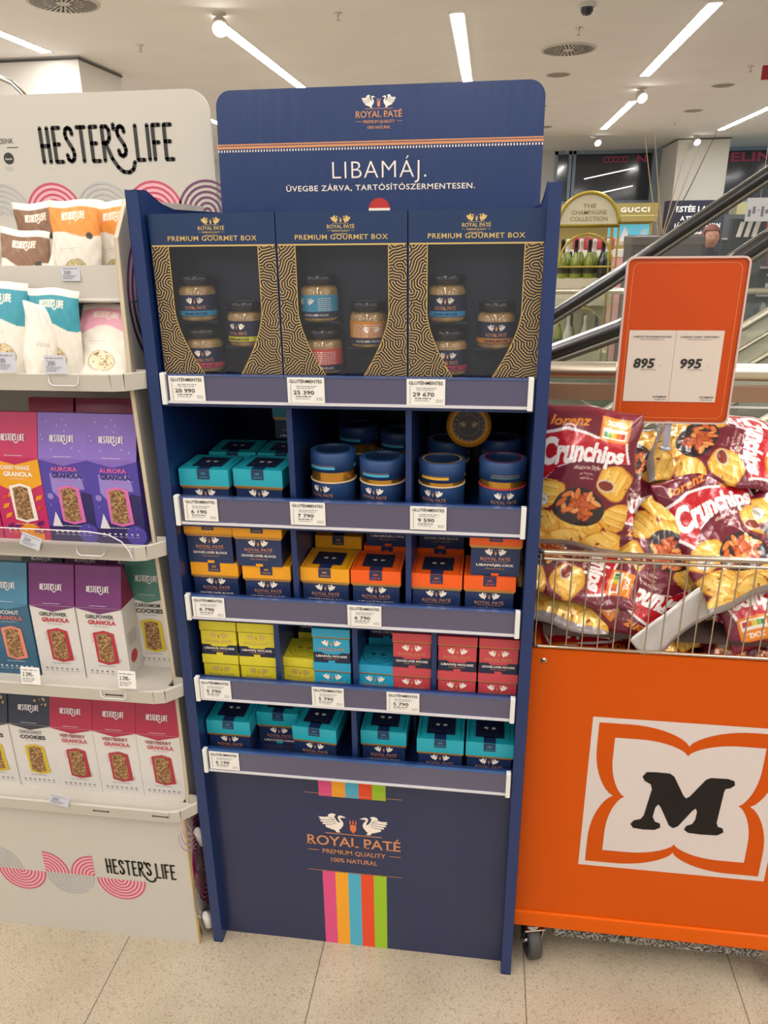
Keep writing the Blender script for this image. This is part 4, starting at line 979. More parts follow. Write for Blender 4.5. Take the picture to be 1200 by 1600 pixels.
PT.put((-.172, .022, h4), 0, 'teal-banded pouch standing behind, in the middle of its shelf', g, rot=(-.06, .05, -.1), scale=(.95, 1, .93))
PT.put((-.285, .095, h4), 0, 'teal-banded pouch at the back left corner of its shelf', g, rot=(-.1, 0, 0))
PT.put((-.150, .11, h4), 0, 'teal-banded pouch furthest back beside the pink ones', g, rot=(-.1, .1, -.3), scale=(.9, .9, .9))
PW.put((-.187, -.005, h4+.002), 0, 'white pouch turned edge-on in front of the teal ones', g, rot=(-.1, .2, .9))
PP.put((-.092, .018, h4-.004), 0, 'pink-banded pouch leaning back at the right front of its shelf', g, rot=(-.45, 0, 0), scale=(1.05, 1, .95))
PP.put((-.080, .085, h4), 0, 'pink-banded pouch behind the leaning front one', g, rot=(-.3, 0, 0))
PP.put((-.092, .135, h4+.01), 0, 'pink-banded pouch furthest back by the stand side', g, rot=(-.2, 0, 0))

# ================================================================== ORANGE BARGAIN CART
ORANGE = mat('orange_lacquer', '#bf4c00', .5, spec=.15, coat=.05, var=.03, vscale=2); ORANGE2 = mat('orange_trim', '#cf5600', .5, spec=.15, coat=.05)
M_wire = mat('chrome_wire', '#b8aa9a', .22, 1)
CX0, CX1, CY0, CY1 = .668, 1.268, .04, .66; CZ0, CZ1, CZ2 = .104, .787, .975
cart = thing('bargain_cart', 'orange wheeled bargain cart with a chrome wire basket and a white M emblem panel', 'cart', (0, 0, 0))
b = MB(); b.box((CX0, CY0, .144), (CX1, CY0+.018, CZ1-.006), ORANGE); b.box((CX0, CY1-.018, .144), (CX1, CY1, CZ1-.006), ORANGE)
b.box((CX0, CY0+.018, .144), (CX0+.018, CY1-.018, CZ1-.006), ORANGE); b.box((CX1-.018, CY0+.018, .144), (CX1, CY1-.018, CZ1-.006), ORANGE)
t = b.pr((0, CY0, 0)); MW = mat('emblem_white', '#c9beb9', .45); MO = mat('emblem_orange', '#bc4a00', .5, spec=.15, coat=.05); MK = mat('emblem_black', '#1d1815', .6, spec=.2)
ex0, ex1, ez0, ez1 = .789, 1.150, .283, .642; ec = ((ex0+ex1)/2, (ez0+ez1)/2); eh = (ex1-ex0)/2
rect(t, ex0, ez0, ex1, ez1, MW, 1)
def petal(s, notch):
    """square flower outline: pointed corners, notches mid-side"""
    pts = []
    for q in range(4):
        a = q*PI/2; c, sn = round(math.cos(a)), round(math.sin(a))
        loc = [(notch, 0)]
        for i in range(1, 13):
            k = i/12; ang = k*PI/2
            # ogee from the notch to the corner
            x = notch+(1-notch)*math.sin(min(1, k*1.35)*PI/2)**.9; y = .0+1.0*k
            y = k**1.35
            loc.append((min(x, 1), y))
        loc2 = [(p[1], p[0]) for p in reversed(loc)]
        for p in loc[:-1]+[(1, 1)]+loc2[1:-1]: pts.append((ec[0]+s*eh*(p[0]*c-p[1]*sn), ec[1]+s*eh*(p[0]*sn+p[1]*c)))
    return pts
t.poly(petal(.93, .76), MO, 2); t.poly(petal(.755, .78), MW, 3)
Mo = [(-.94,.82),(-.86,.98),(-.66,1.0),(-.36,.99),(-.26,.9),(.0,.28),(.06,.2),(.13,.27),(.42,.88),(.52,.95),(.88,.96),(1.02,.9),(1.04,.76),(.96,.66),(.86,.62),(.84,.5),(.80,-.55),(.84,-.68),(.95,-.72),(.98,-.86),(.86,-.98),(.5,-1.0),(.22,-.98),(.12,-.88),(.16,-.74),(.28,-.66),(.33,-.5),(.34,-.22),(.30,-.12),(.24,-.2),(-.02,-.78),(-.12,-.86),(-.22,-.78),(-.46,-.16),(-.52,-.08),(-.57,-.2),(-.60,-.52),(-.54,-.68),(-.42,-.74),(-.40,-.88),(-.52,-.98),(-.78,-1.0),(-1.0,-.97),(-1.07,-.84),(-1.0,-.7),(-.86,-.64),(-.8,-.5),(-.7,.42),(-.74,.58),(-.88,.68)]
t.poly([(.973+p[0]*.086, .457+p[1]*.070) for p in Mo], MK, 4)
b.build('body', cart)
MB().box((CX0-.003, CY0-.005, CZ0), (CX1+.003, CY1, .1445), ORANGE2).build('base_rim', cart, bevel=.003)
MB().box((CX0+.085, CY0+.012, .066), (CX1-.085, CY1-.02, .104), speckle('chipboard', ['#3d3a35', '#7a766c', '#9b968a', '#25231f'], 320, .8, .3)).build('base_board', cart)
b = MB(); b.lathe([(0, 0), (.005, 0), (.0055, .002)], M_steel, 14, c=(.690, CY0-.002, .757), axis=1); b.lathe([(0, -.0004), (.0022, -.0004)], M_dark, 8, c=(.690, CY0-.002, .757), axis=1); b.build('screw', cart)
# basket
def rail(z, r, nm, inset=0):
    a, c, d, e = CX0+inset, CX1-inset, CY0+inset, CY1-inset; q = .012
    pts = []
    for (x, y, s) in ((a, d, 2), (c, d, 3), (c, e, 0), (a, e, 1)):
        cx = x+q if x == a else x-q; cy = y+q if y == d else y-q
        for k in range(5): an = s*PI/2+k*PI/8; pts.append((cx+q*math.cos(an), cy+q*math.sin(an), z))
    MB().tube(pts, r, M_wire, closed=True, seg=10).build(nm, cart)
rail(CZ2, .0052, 'top_rail'); rail(CZ2-.013, .003, 'top_rail', .001); rail(CZ1, .003, 'bottom_rail')
wm = MB().tube([(0, 0, CZ1), (0, 0, CZ2-.002)], .0014, M_wire, seg=6)
w0 = wm.build('wire', cart); w0.location = (CX0+.004, CY0, 0)
n = 0
for i in range(1, 22): c = w0.copy(); COL.objects.link(c); c.location = (CX0+.004+i*.0278, CY0, 0)
for i in range(1, 22): c = w0.copy(); COL.objects.link(c); c.location = (CX0, CY0+i*.0278, 0); c = w0.copy(); COL.objects.link(c); c.location = (CX1, CY0+i*.0278, 0)
# casters
M_rub = mat('grey_rubber', '#3e3c3a', .6); M_hub = mat('dark_hub', '#222020', .4)
for x, y, rz in ((.709, .060, .22), (1.226, .060, -.3), (.71, .60, .1), (1.22, .60, 1.2)):
    cs = bpy.data.objects.new('caster', None); COL.objects.link(cs); cs.parent = cart; cs.location = (x, y, 0); cs.scale = (1.3, 1.06, 1.06); cs.rotation_euler = (0, 0, rz)
    f = MB(); f.lathe([(.012, .098), (.014, .096), (.014, .086), (0, .085)], M_chrome, 16)
    f.box((-.017, -.02, .081), (.017, .02, .085), M_chrome)
    for s in (-1, 1):
        f.prism([(-.018, .092), (.018, .092), (.006, .036), (-.006, .030)] if 0 else [(-.016, .085), (.018, .085), (.012, .05), (.007, .032), (-.005, .032)], 0, s*.0155-.0008, s*.0155+.0008, M_chrome)
    f.lathe([(0, -.018), (.005, -.018), (.005, .018), (0, .018)], M_steel, 10, c=(0, 0, .0385), axis=0); f.build('fork', cs)
    w = MB(); w.lathe([(.014, -.009), (.034, -.011), (.0375, -.008), (.0385, 0), (.0375, .008), (.034, .011), (.014, .009)], M_rub, 30, c=(0, 0, .0385), axis=0)
    w.lathe([(0, -.008), (.024, -.0085), (.024, .0085), (0, .008)], M_hub, 20, c=(0, 0, .0385), axis=0); w.build('wheel', cs)
# clear divider standing in the basket, carries the sign
M_clear = film('clear_acrylic', .03, .05, (.96, .97, .97)); M_cedge = mat('clear_acrylic_edge', '#c4c8c4', .15, coat=.6)
b = MB(); b.box((.82, .335, .80), (1.262, .338, 1.175), M_clear); b.box((.82, .3345, 1.173), (1.262, .3385, 1.1765), M_cedge); b.box((.8185, .3345, .8), (.8205, .3385, 1.1765), M_cedge); b.build('clear_divider', cart)
MB().box((CX0+.02, CY0+.02, .80), (CX1-.02, CY1-.02, .805), mat('basket_floor', '#3a2a22', .7)).build('basket_floor', cart)

# ------------------------------------------------------------------ orange price sign, turned a little
SG = thing('price_sign', 'orange card in a clear upright holder with two white price sheets reading 895 and 995', 'sign', (.797, .20, 1.172), 0)
sw, sh = .203, .289
def rrect(x0, y0, x1, y1, r, n=6):
    P = []
    for cx, cy, a in ((x1-r, y0+r, -PI/2), (x1-r, y1-r, 0), (x0+r, y1-r, PI/2), (x0+r, y0+r, PI)):
        P += [(cx+r*math.cos(a+k*PI/2/n), cy+r*math.sin(a+k*PI/2/n)) for k in range(n+1)]
    return P
b = MB(); b.prism(rrect(.004, .004, sw-.004, sh-.004, .010), 1, 0, .002, mat('sign_orange', '#b44002', .45, coat=.08, spec=.3)); 
t = b.pr((0, 0, 0)); ol = mat('sign_crease', '#d8814a', .4)
o_, i_ = rrect(.012, .010, sw-.012, sh-.010, .012), rrect(.0128, .0108, sw-.0128, sh-.0108, .0112)
for k in range(len(o_)): j = (k+1) % len(o_); t.poly([o_[k], o_[j], i_[j], i_[k]], ol, 1)
b.build('orange_card', SG)
def sheet(x0, x1, name, p, ttl):
    b = MB(); b.box((x0, -.0012, .040), (x1, -.0006, .166), mat('sheet_paper', '#c9bcb0', .6)); t = b.pr((0, -.0012, 0)); cx = (x0+x1)/2; w = x1-x0
    text(t, ttl, cx, .1535, .0032, M_print, w=w*.82, bold=.01, shear=.2); text(t, 'SÓS BURGONYASZIROM 150 g', cx, .1495, .0024, M_grey_ink, w=w*.52, shear=.2)
    text(t, p, cx-w*.12, .101, .0165, M_print, w=w*.46, bold=.035, shear=.12); text(t, 'Ft', cx+w*.24, .103, .003, M_grey_ink); text(t, '5966,67 Ft/kg', cx-w*.02, .0965, .0026, M_grey_ink, w=w*.32)
    text(t, 'GLUTÉNMENTES', x1-w*.2, .0475, .003, M_print, w=w*.3, bold=.02); scribble(t, x1-w*.3, x1-w*.06, .0435, .0018, M_grey_ink)
    b.build(name, SG)
sheet(.016, .0955, 'price_sheet', '895', 'LORENZ CRUNCHIPS ROASTED'); sheet(.096, .176, 'price_sheet', '995', 'LORENZ CHIPS "WESTERN"')
b = MB(); O, I = rrect(0, 0, sw, sh, .012), rrect(.0035, .0035, sw-.0035, sh-.0035, .009); n = len(O)
for y in (-.003, .004):
    for k in range(n): j = (k+1) % n; b.add([(O[k][0], y, O[k][1]), (O[j][0], y, O[j][1]), (I[j][0], y, I[j][1]), (I[k][0], y, I[k][1])], [(0, 1, 2, 3)], mat('holder_edge', '#c9a69a', .15, coat=.7))
for k in range(n): j = (k+1) % n; b.add([(O[k][0], -.003, O[k][1]), (O[j][0], -.003, O[j][1]), (O[j][0], .004, O[j][1]), (O[k][0], .004, O[k][1])], [(0, 1, 2, 3)], mat('holder_edge_side', '#b8b4b0', .15, coat=.7))
b.build('holder_frame', SG)
b = MB(); b.box((sw/2-.006, .0, -.05), (sw/2+.006, .006, .004), mat('clear_hook', '#9a98a6', .2, coat=.6)); b.lathe([(.0, -.05), (.011, -.05), (.011, -.046), (.006, -.044)], mat('clear_hook', ''), 14, c=(sw/2, .003, 0)); b.build('clear_bracket', SG)

# ------------------------------------------------------------------ chip bags
M_foil = vcol('glossy_foil', .24, .5, .15, bump=.5)
def chipcanvas(seed, base='#6a162a'):
    w, h = .18, .26; cv = Canvas(w, h, 440, 640, base); r = random.Random(seed)
    # crisps and gold lower half
    def chip(cx, cy, rx, ry, a):
        P = [(cx+rx*math.cos(t)*math.cos(a)-ry*math.sin(t)*math.sin(a), cy+rx*math.cos(t)*math.sin(a)+ry*math.sin(t)*math.cos(a)) for t in [2*PI*i/24 for i in range(24)]]
        P = [(cx+(p[0]-cx)*(1+.09*math.sin(i*1.1+cx*90)), cy+(p[1]-cy)*(1+.09*math.sin(i*.8+cx*70))) for i, p in enumerate(P)]
        cv.poly(P, '#b8741c'); cv.poly([(cx+(p[0]-cx)*.94, cy+(p[1]-cy)*.93) for p in P], '#dca63e'); cv.poly([(cx+(p[0]-cx)*.7-.002, cy+(p[1]-cy)*.6+.004) for p in P], '#e8c060'); ca, sa = math.cos(a+.9), math.sin(a+.9)
        for q in range(-5, 6):
            hw = ry*.8*math.sqrt(max(0, 1-(q/6)**2)); ox, oy = cx+q/6*rx*ca*.9, cy+q/6*rx*sa*.9
            cv.poly([(ox-hw*sa*.9, oy+hw*ca*.9), (ox+hw*sa, oy-hw*ca), (ox+hw*sa+.0026*ca, oy-hw*ca+.0026*sa), (ox-hw*sa*.9+.0022*ca, oy+hw*ca*.9+.0022*sa)], ('#ecc870', '#e2b04a', '#d4983a')[q % 3])
        for q in range(5): k, tt = r.uniform(.1, .8), r.uniform(0, 6.3); disk(cv, cx+rx*k*math.cos(tt), cy+ry*k*math.sin(tt), r.uniform(.001, .003), r.choice(['#a85c18', '#f0cc78', '#8c3c14']), n=7)
    for c in ((.03, .10, .034, .026, .5), (.15, .135, .034, .03, 2), (.165, .07, .03, .026, .4), (.10, .045, .045, .022, .1), (.03, .045, .036, .022, -.3), (.09, .015, .05, .02, 0), (.15, .02, .04, .022, .2), (.02, .01, .03, .02, .2), (.115, .08, .02, .016, 1)): chip(*c)
    # bowl with wedges
    disk(cv, .094, .078, .049, '#2a2024', ry=.037, n=30)
    for _ in range(44):
        a = r.uniform(0, 6.28); q = r.uniform(0, .036); x, y = .094+q*math.cos(a), .082+q*.7*math.sin(a); k = r.uniform(0, 3)
        cl = r.choice(['#c8602a', '#d9783a', '#b04a1c', '#e29a58', '#c05a2c']); cv.poly([(x+.0125*math.cos(u)*math.cos(k)-.0055*math.sin(u)*math.sin(k), y+.0125*math.cos(u)*math.sin(k)+.0055*math.sin(u)*math.cos(k)) for u in [i*PI/5 for i in range(10)]], '#8c3412'); cv.poly([(x+.0005+.0112*math.cos(u)*math.cos(k)-.0045*math.sin(u)*math.sin(k), y+.0008+.0112*math.cos(u)*math.sin(k)+.0045*math.sin(u)*math.cos(k)) for u in [i*PI/5 for i in range(10)]], cl)
    disk(cv, .138, .128, .017, '#c9b9a6', ry=.012); disk(cv, .138, .128, .014, '#7e2f1c', ry=.009)
    disk(cv, .022, .088, .0125, '#a08c84'); disk(cv, .022, .088, .0115, '#ddd6cc'); text(cv, '10%', .022, .0855, .006, '#6b7a70', w=.016, bold=.02)
    text(cv, 'Western Style', .098, .150, .0085, '#e2c9b6', w=.05, shear=.3, rot=.14)
    for k in range(2): text(cv, ('barbecue', 'ízesítéssel')[k], .098, .140-.008*k, .005, '#cfa99a', w=.026, rot=.14)
    # red banner
    W1 = [(.004, .140), (.016, .118), (.040, .150), (.100, .172), (.172, .172), (.164, .212), (.106, .213), (.046, .226), (.004, .212)]
    c0 = (.09, .175); cv.poly(W1, '#e6dedc'); cv.poly([(c0[0]+(p[0]-c0[0])*.955, c0[1]+(p[1]-c0[1])*.89) for p in W1], '#b31220')
    vs, fs, asp = glyphs('Crunchips', .045, 1.0, .15, 4)
    def warp(p): x = p[0]; return (.010+x*.152, .156+.019*x+(p[1]*(.052-.026*x))-.001)
    cv.tris([warp(p) for p in vs], fs, '#efe9e6')
    # maker's name, badges
    text(cv, 'lorenz', .055, .228, .018, '#dc8426', w=.075, bold=.02, shear=.3, rot=.0)
    rect(cv, .112, .208, .164, .250, '#d97a20'); rect(cv, .116, .234, .160, .247, '#e0862a'); text(cv, 'XXL', .138, .2365, .008, '#f0e6d8', w=.032, bold=.03)
    rect(cv, .116, .213, .160, .231, '#e2dccc')
    for k, c in enumerate(('#2f7a3e', '#7fa63a', '#d9b62c', '#d06a24', '#b8342a')): rect(cv, .119+k*.0078, .2155, .1262+k*.0078, .2245, c)
    # silver seams
    rect(cv, 0, 0, w, .010, '#8c8280'); rect(cv, 0, h-.007, w, h, '#7a2030')
    return cv
CV = chipcanvas(1)
def bag_proto(seed, T=.062, crump=1.0, cvs=None):
    w, h = .18, .26; nx, ny = 130, 190; rs = np.random.RandomState(seed)
    u, v = np.meshgrid(np.linspace(0, 1, nx+1), np.linspace(0, 1, ny+1)); U, V = u.ravel(), v.ravel()
    a = np.clip(1-np.abs(2*U-1)**2.2, 0, 1)**.62; bb = np.clip(1-np.abs(2*V-1)**5, 0, 1)**.6; e = a*bb
    def field(n, lo, hi):
        s = 0
        for _ in range(n):
            th = rs.uniform(0, PI); k = rs.uniform(lo, hi); s = s+np.abs(np.sin(k*(U*w*np.cos(th)+V*h*np.sin(th))*PI+rs.uniform(0, 6)))*rs.uniform(.3, 1)
        return s/n
    big = field(5, 8, 18)-.6*.6; fine = field(6, 25, 60)-.4
    front = -(T*.5*e)+crump*(.010*big*(.35+.65*e)+.0035*fine*(1-.5*e)); back = (T*.5*e)+crump*(.008*big*(1-e)+.003*fine)
    pull = 1-.10*e; X = (U-.5)*w*pull+.003*np.sin(V*20+seed)*(1-a)*crump; Z = (V-.5)*h*(1-.04*e)+.004*np.sin(U*8+seed*2)*crump
    bend = crump*.012*np.sin(V*PI*1.3+seed); back = np.maximum(back, front+.0006)
    N = len(U); m = MB()
    vs = [(X[i], front[i]+bend[i], Z[i]) for i in range(N)]+[(X[i], back[i]+bend[i], Z[i]) for i in range(N)]; fs = []
    for j in range(ny):
        for i in range(nx): q = j*(nx+1)+i; fs.append((q, q+1, q+nx+2, q+nx+1)); fs.append((N+q+1, N+q, N+q+nx+1, N+q+nx+2))
    for i in range(nx): fs.append((i+1, i, N+i, N+i+1)); k = ny*(nx+1)+i; fs.append((k, k+1, N+k+1, N+k))
    for j in range(ny): q = j*(nx+1); fs.append((q, q+nx+1, N+q+nx+1, N+q)); k = q+nx; fs.append((k+nx+1, k, N+k, N+k+nx+1))
    m.add(vs, fs, M_foil, True); col = np.ones((2*N, 4)); col[:N, :3] = (cvs or CV).sample(U, V)
    bc = np.tile(np.array(lin('#6a162a')), (N, 1)); sil = (np.abs(U-.5) < .09) | (V < .06) | (V > .94); bc[sil] = lin('#b5b0ae')
    q = (V > .25) & (V < .4) & (U > .66) & (U < .86); bc[q] = lin('#c9c2bc'); col[N:, :3] = bc
    def make():
        o = m.build('chips_bag'); at = o.data.attributes.new('Col', 'FLOAT_COLOR', 'POINT'); at.data.foreach_set('color', col.ravel().astype(np.float32)); tag(o, '', 'bag of chips'); return o
    return Proto(make)
BG = [bag_proto(2, .06, .8), bag_proto(5, .065, 1.2), bag_proto(9, .055, 1.4), bag_proto(11, .05, 1.3, chipcanvas(3, '#a81220'))]
g = 'maroon and gold chip bags in the cart basket'
def bag(i, x, y, z, tilt, spin, yaw, label, sc=1.0):
    """tilt: leaning back from upright; spin: turned in its own plane; yaw: turned about the vertical"""
    M = Matrix.Rotation(yaw, 4, 'Z') @ Matrix.Rotation(-tilt, 4, 'X') @ Matrix.Rotation(spin, 4, 'Y')
    p = Vector((x, y, z)); ray = (p-Vector(CAM)).normalized()          # keep the bag inside the basket: slide it back until clear of the wires
    ys = [(M @ Vector((sx*.09*sc, t, sz*.13*sc))).y for sx in (-1, 0, 1) for sz in (-1, 0, 1) for t in ((-.034 if sx == 0 and sz == 0 else -.008),)]
    need = CY0+.012-(p.y+min(ys))
    if need > 0: p += ray*(need/ray.y)
    return BG[i].put(p, 0, label, g, rot=M.to_euler(), scale=(sc, sc, sc))
R_ = math.radians
BAGS = [
 (0, .742, .145, 1.078, 12, 5, -4, 'upright chip bag standing at the left end of the basket, logo facing front'),
 (1, .845, .25, 1.03, 46, 188, 6, 'upside-down chip bag wedged between the upright bag and the large tilted one'),
 (1, 1.0, .12, .995, 36, -20, 2, 'large tilted chip bag in the middle of the heap, logo rising to the right'),
 (2, 1.02, .27, 1.10, 56, 97, -4, 'chip bag lying sideways on top of the heap at the right, logo running downward'),
 (1, .735, .13, .925, 62, 100, 0, 'chip bag lying flat just under the upright one, behind the left wires'),
 (2, .745, .14, .872, 75, 20, 5, 'chip bag lying low at the left behind the wires, second from the bottom'),
 (3, .75, .10, .838, 60, 172, 4, 'red-printed chip bag at the very bottom left of the basket'),
 (1, .885, .115, .905, 30, 215, 6, 'chip bag standing on its corner behind the middle wires, picture of wedges showing'),
 (0, 1.05, .105, .918, 40, 160, 0, 'chip bag behind the right-hand wires above the white seam'),
 (2, 1.07, .11, .842, 58, 185, -5, 'chip bag low at the right behind the wires with a pale sealed edge'),
 (1, .95, .12, .845, 66, 60, 0, 'chip bag at the bottom middle under the pale seam'),
 (0, 1.14, .16, 1.0, 35, 40, -10, 'chip bag cut by the right picture edge beside the large tilted one'),
 (2, .84, .32, .98, 40, 30, 10, 'chip bag deep in the heap behind the upside-down one'), (0, 1.0, .42, .99, 70, 80, 20, 'chip bag at the back of the basket behind the clear divider'),
 (1, 1.15, .35, .92, 60, 10, 0, 'chip bag at the back right of the basket'), (2, .80, .45, .90, 70, 0, 0, 'chip bag at the back left of the basket'), (1, 1.17, .12, .87, 60, 120, 0, 'chip bag low behind the wires at the right picture edge'),
 (0, .80, .22, .86, 70, 130, 0, 'chip bag buried low in the left of the basket'), (2, .98, .24, .90, 60, 100, 0, 'chip bag buried in the middle of the heap')]
for i, x, y, z, a, s, yw, l in BAGS: bag(i, x, y, z, R_(a), R_(s), R_(yw), l)
# bag shown from its back, with silver seam
M = Matrix.Rotation(R_(-4), 4, 'Z') @ Matrix.Rotation(R_(-18), 4, 'X') @ Matrix.Rotation(R_(50), 4, 'Y') 
sb = thing('chips_bag', 'chip bag edge-on behind the wires showing its long pale silver back seam', 'bag of chips', (.952, .072, .862), 0, g, rot=(R_(-14), R_(52), 0))
m = MB(); pts = []
nn = 40; vs = []
for k in range(nn+1):
    z = -.125+.25*k/nn; wv = .001*math.sin(k*.3); wd = .028+.002*math.sin(k*.35)
    for q in range(7): x = (q/6-.5)*wd*2; vs.append((x+wv, -.002*math.cos(q/6*PI*2+k*.2)+.0008*math.sin(k*.8+q), z))
m.add(vs, [(k*7+q, k*7+q+1, (k+1)*7+q+1, (k+1)*7+q) for k in range(nn) for q in range(6)], mat('silver_foil_back', '#b9b4b0', .3, .35), True)
o = m.build('seam', sb); md = o.modifiers.new('s', 'SOLIDIFY'); md.thickness = .002

# ================================================================== BALUSTRADE AND ESCALATOR BEHIND THE CART
M_pole = mat('satin_steel_rail', '#d6cfbd', .3, 1); M_bronze = mat('bronze_rail', '#a08068', .35, .6); M_glassg = film('balustrade_glass', .06, .03, (.95, .98, .965))
rl = thing('balustrade', 'steel and glass balustrade behind the orange cart with a thick round handrail', 'railing', (0, 1.03, 0))
MB().tube([(-1.5, 0, 1.128), (6, 0, 1.128)], .025, M_pole, seg=20).build('handrail', rl)
MB().box((-1.5, -.014, 1.045), (6, .014, 1.09), M_bronze).build('clamp_profile', rl)
MB().box((-1.5, -.004, .06), (6, .004, 1.06), M_glassg).build('glass_panel', rl)
for x in (-.6, 1.009, 2.6, 4.2): b = MB(); b.tube([(x, .02, 0), (x, .02, 1.1)], .024, M_pole, seg=18); b.build('post', rl)
MB().box((-1.5, -.05, 0), (6, .05, .06), M_steel).build('base_rail', rl)
r2 = thing('balustrade', 'thinner-looking far balustrade rail crossing in front of the champagne rack', 'railing', (0, 4.2, 0))
MB().tube([(-1.5, 0, 1.13), (7, 0, 1.13)], .0205, M_pole, seg=16).build('handrail', r2)
MB().box((-1.5, -.004, .06), (7, .004, 1.08), M_glassg).build('glass_panel', r2)
for x in (-.8, 1.95, 4.7): MB().tube([(x, .02, 0), (x, .02, 1.1)], .02, M_pole, seg=14).build('post', r2)
for a, c in (((2.42, 0, 1.1), (3.1, 0, .35)), ((.95, 0, .55), (1.75, 0, .1))): MB().tube([a, c], .008, M_steel, seg=8).build('brace_rod', r2)
# escalator running up to the right
M_belt = mat('black_rubber_belt', '#1c1b1b', .3, coat=.4)
esc = thing('escalator', 'steel escalator rising to the right behind the cart with two black rubber handrails', 'escalator', (0, 0, 0))
def erail(y, pts, name):
    b = MB(); b.tube([(x, y, z) for x, z in pts], .026, M_belt, seg=14); b.tube([(x, y-.010, z+.0215) for x, z in pts], .0055, M_pole, seg=10); b.build(name, esc)  # thin pale tube along the belt top stands in for its highlight
    b = MB(); b.tube([(x, y, z-.036) for x, z in pts], .013, mat('dark_steel_track', '#6f6a60', .4, .8), seg=8); b.build('rail_track', esc)
A = [(.3, .93), (.55, 1.0), (.84, 1.14), (1.10, 1.31), (1.24, 1.41), (1.70, 1.73), (3.4, 2.9)]
Bp = [(.2, 1.03), (.5, 1.06), (.776, 1.122), (.99, 1.205), (1.15, 1.30), (1.325, 1.413), (1.41, 1.475), (3.4, 2.75)]
erail(2.4, A, 'handrail'); erail(1.42, Bp, 'handrail')
def epanel(y, pts, name):
    b = MB(); n = len(pts); b.add([(x, y, z-.05) for x, z in pts]+[(x, y, max(.02, z-.62)) for x, z in pts], [(k, k+1, n+k+1, n+k) for k in range(n-1)], M_glassg); b.build(name, esc)
    b = MB(); b.add([(x, y-.06, max(.0, z-.62)) for x, z in pts]+[(x, y-.06, max(-.0, z-.95)) for x, z in pts], [(k, n+k, n+k+1, k+1) for k in range(n-1)], mat('skirt_steel', '#c4c2b0', .4, .3))
    for dz, w in ((-.60, .02), (-.70, .01), (-.80, .014)): b.tube([(x, y-.07, max(.02, z+dz)) for x, z in pts], w, M_pole, seg=8)
    b.build('skirt_panel', esc)
epanel(2.4, A, 'glass_panel'); epanel(1.42, Bp, 'glass_panel')
b = MB()
for k in range(14):
    x = 1.2+k*.3; z = .15+k*.19; b.box((x, 1.5, z-.2), (x+.32, 2.32, z), mat('step_metal', '#5a5a56', .45, .6))
b.build('steps', esc)

# ================================================================== CHAMPAGNE RACK
M_gt = mat('gold_frame', '#b09a3c', .4, .3); CREAM = mat('rack_cream', '#d2c9ae', .5); M_gink = mat('rack_gold_print', '#8f8346', .5)
rk = thing('champagne_rack', 'gold-framed rack with a cream arched sign saying the champagne collection', 'display rack', (1.40, 6.0, 0))
hw = .262
b = MB(); ar = [(hw*math.cos(a), 1.555+hw*1.03*math.sin(a)) for a in [PI*i/28 for i in range(29)]]
b.prism(ar, 1, 0, .03, CREAM); t = b.pr((0, 0, 0), eps=.001)
for k, (s, w) in enumerate((('THE', .11), ('CHAMPAGNE', .3), ('COLLECTION', .32))): text(t, s, 0, 1.70-.052*k, .036, M_gink, w=w, bold=.01)
b.tube([(x, -.006, z) for x, z in ar], .016, M_gt, seg=10, closed=True); b.build('arched_sign', rk)
b = MB()
for x in (-hw, hw, hw-.06): b.tube([(x, .0, 0), (x, .0, 1.56)], .008, M_gt, seg=8)
for x in (-hw, hw): b.tube([(x, .34, 0), (x, .34, 1.56)], .008, M_gt, seg=8)
b.tube([(-hw, 0, 1.215), (hw, 0, 1.215)], .008, M_gt, seg=8); b.tube([(hw*.85*math.cos(a), .0, 1.26+.23*math.sin(a)) for a in [PI*i/16 for i in range(17)]], .010, M_gt, seg=8)
b.tube([(hw*.85*math.cos(a), .0, .60+.26*math.sin(a)) for a in [PI*i/16 for i in range(17)]], .008, M_gt, seg=8); b.build('frame', rk)
b = MB(); b.box((-hw, .01, .88), (hw, .36, 1.115), CREAM); t = b.pr((0, .01, 0), eps=.001); disk(t, .01, 1.03, .016, M_gink); scribble(t, -.08, .1, .985, .012, M_gink); b.build('shelf_box', rk)
b = MB(); b.box((-hw, .01, .2), (hw, .36, .46), CREAM); b.box((-hw, .34, .46), (hw, .36, .88), CREAM); b.build('lower_box', rk)
M_bg = mat('green_bottle', '#7d8a2a', .12, coat=.8); M_bgd = mat('dark_bottle', '#1c2016', .12, coat=.8); M_foilb = mat('black_neck_foil', '#17171a', .35, .3); M_foilw = mat('white_neck_foil', '#d8d4cf', .35); M_lbl = mat('bottle_label', '#3d3a2c', .5)
def bottle(gm, fm, lm):
    def make():
        o = thing('champagne_bottle', '', 'bottle'); 
        MB().lathe([(0, 0), (.040, 0), (.043, .01), (.043, .14), (.036, .175), (.022, .215), (.016, .24)], gm, 18).build('glass', o)
        MB().lathe([(.021, .222), (.0165, .24), (.0155, .30), (.018, .305), (.018, .325), (.010, .332), (0, .333)], fm, 16).build('neck_foil', o)
        MB().lathe([(.0435, .04), (.0435, .11)], lm, 18, a0=PI*1.1, a1=PI*1.9).build('label', o); return o
    return Proto(make)
BT1, BT2, BT3 = bottle(M_bg, M_foilb, M_lbl), bottle(M_bg, M_foilw, M_lbl), bottle(M_bgd, M_foilb, M_lbl)
g = 'champagne bottles on the upper rack shelf'
nm = ['first', 'second', 'third', 'fourth', 'fifth']
for k in range(4): (BT1 if k < 3 else BT3).put((1.205+k*.118, 6.09, 1.115), 0, 'green bottle with black neck foil, %s from left in the rack front row' % nm[k] if k < 3 else 'dark bottle at the right end of the upper rack row', g)
for k in range(4): BT2.put((1.26+k*.118, 6.2, 1.115), 0, 'green bottle with white neck foil, %s from left in the rack back row' % nm[k], g)
MW2 = mat('white_bottle', '#cfc8bc', .3, coat=.4); BT4 = bottle(MW2, M_foilw, M_lbl)
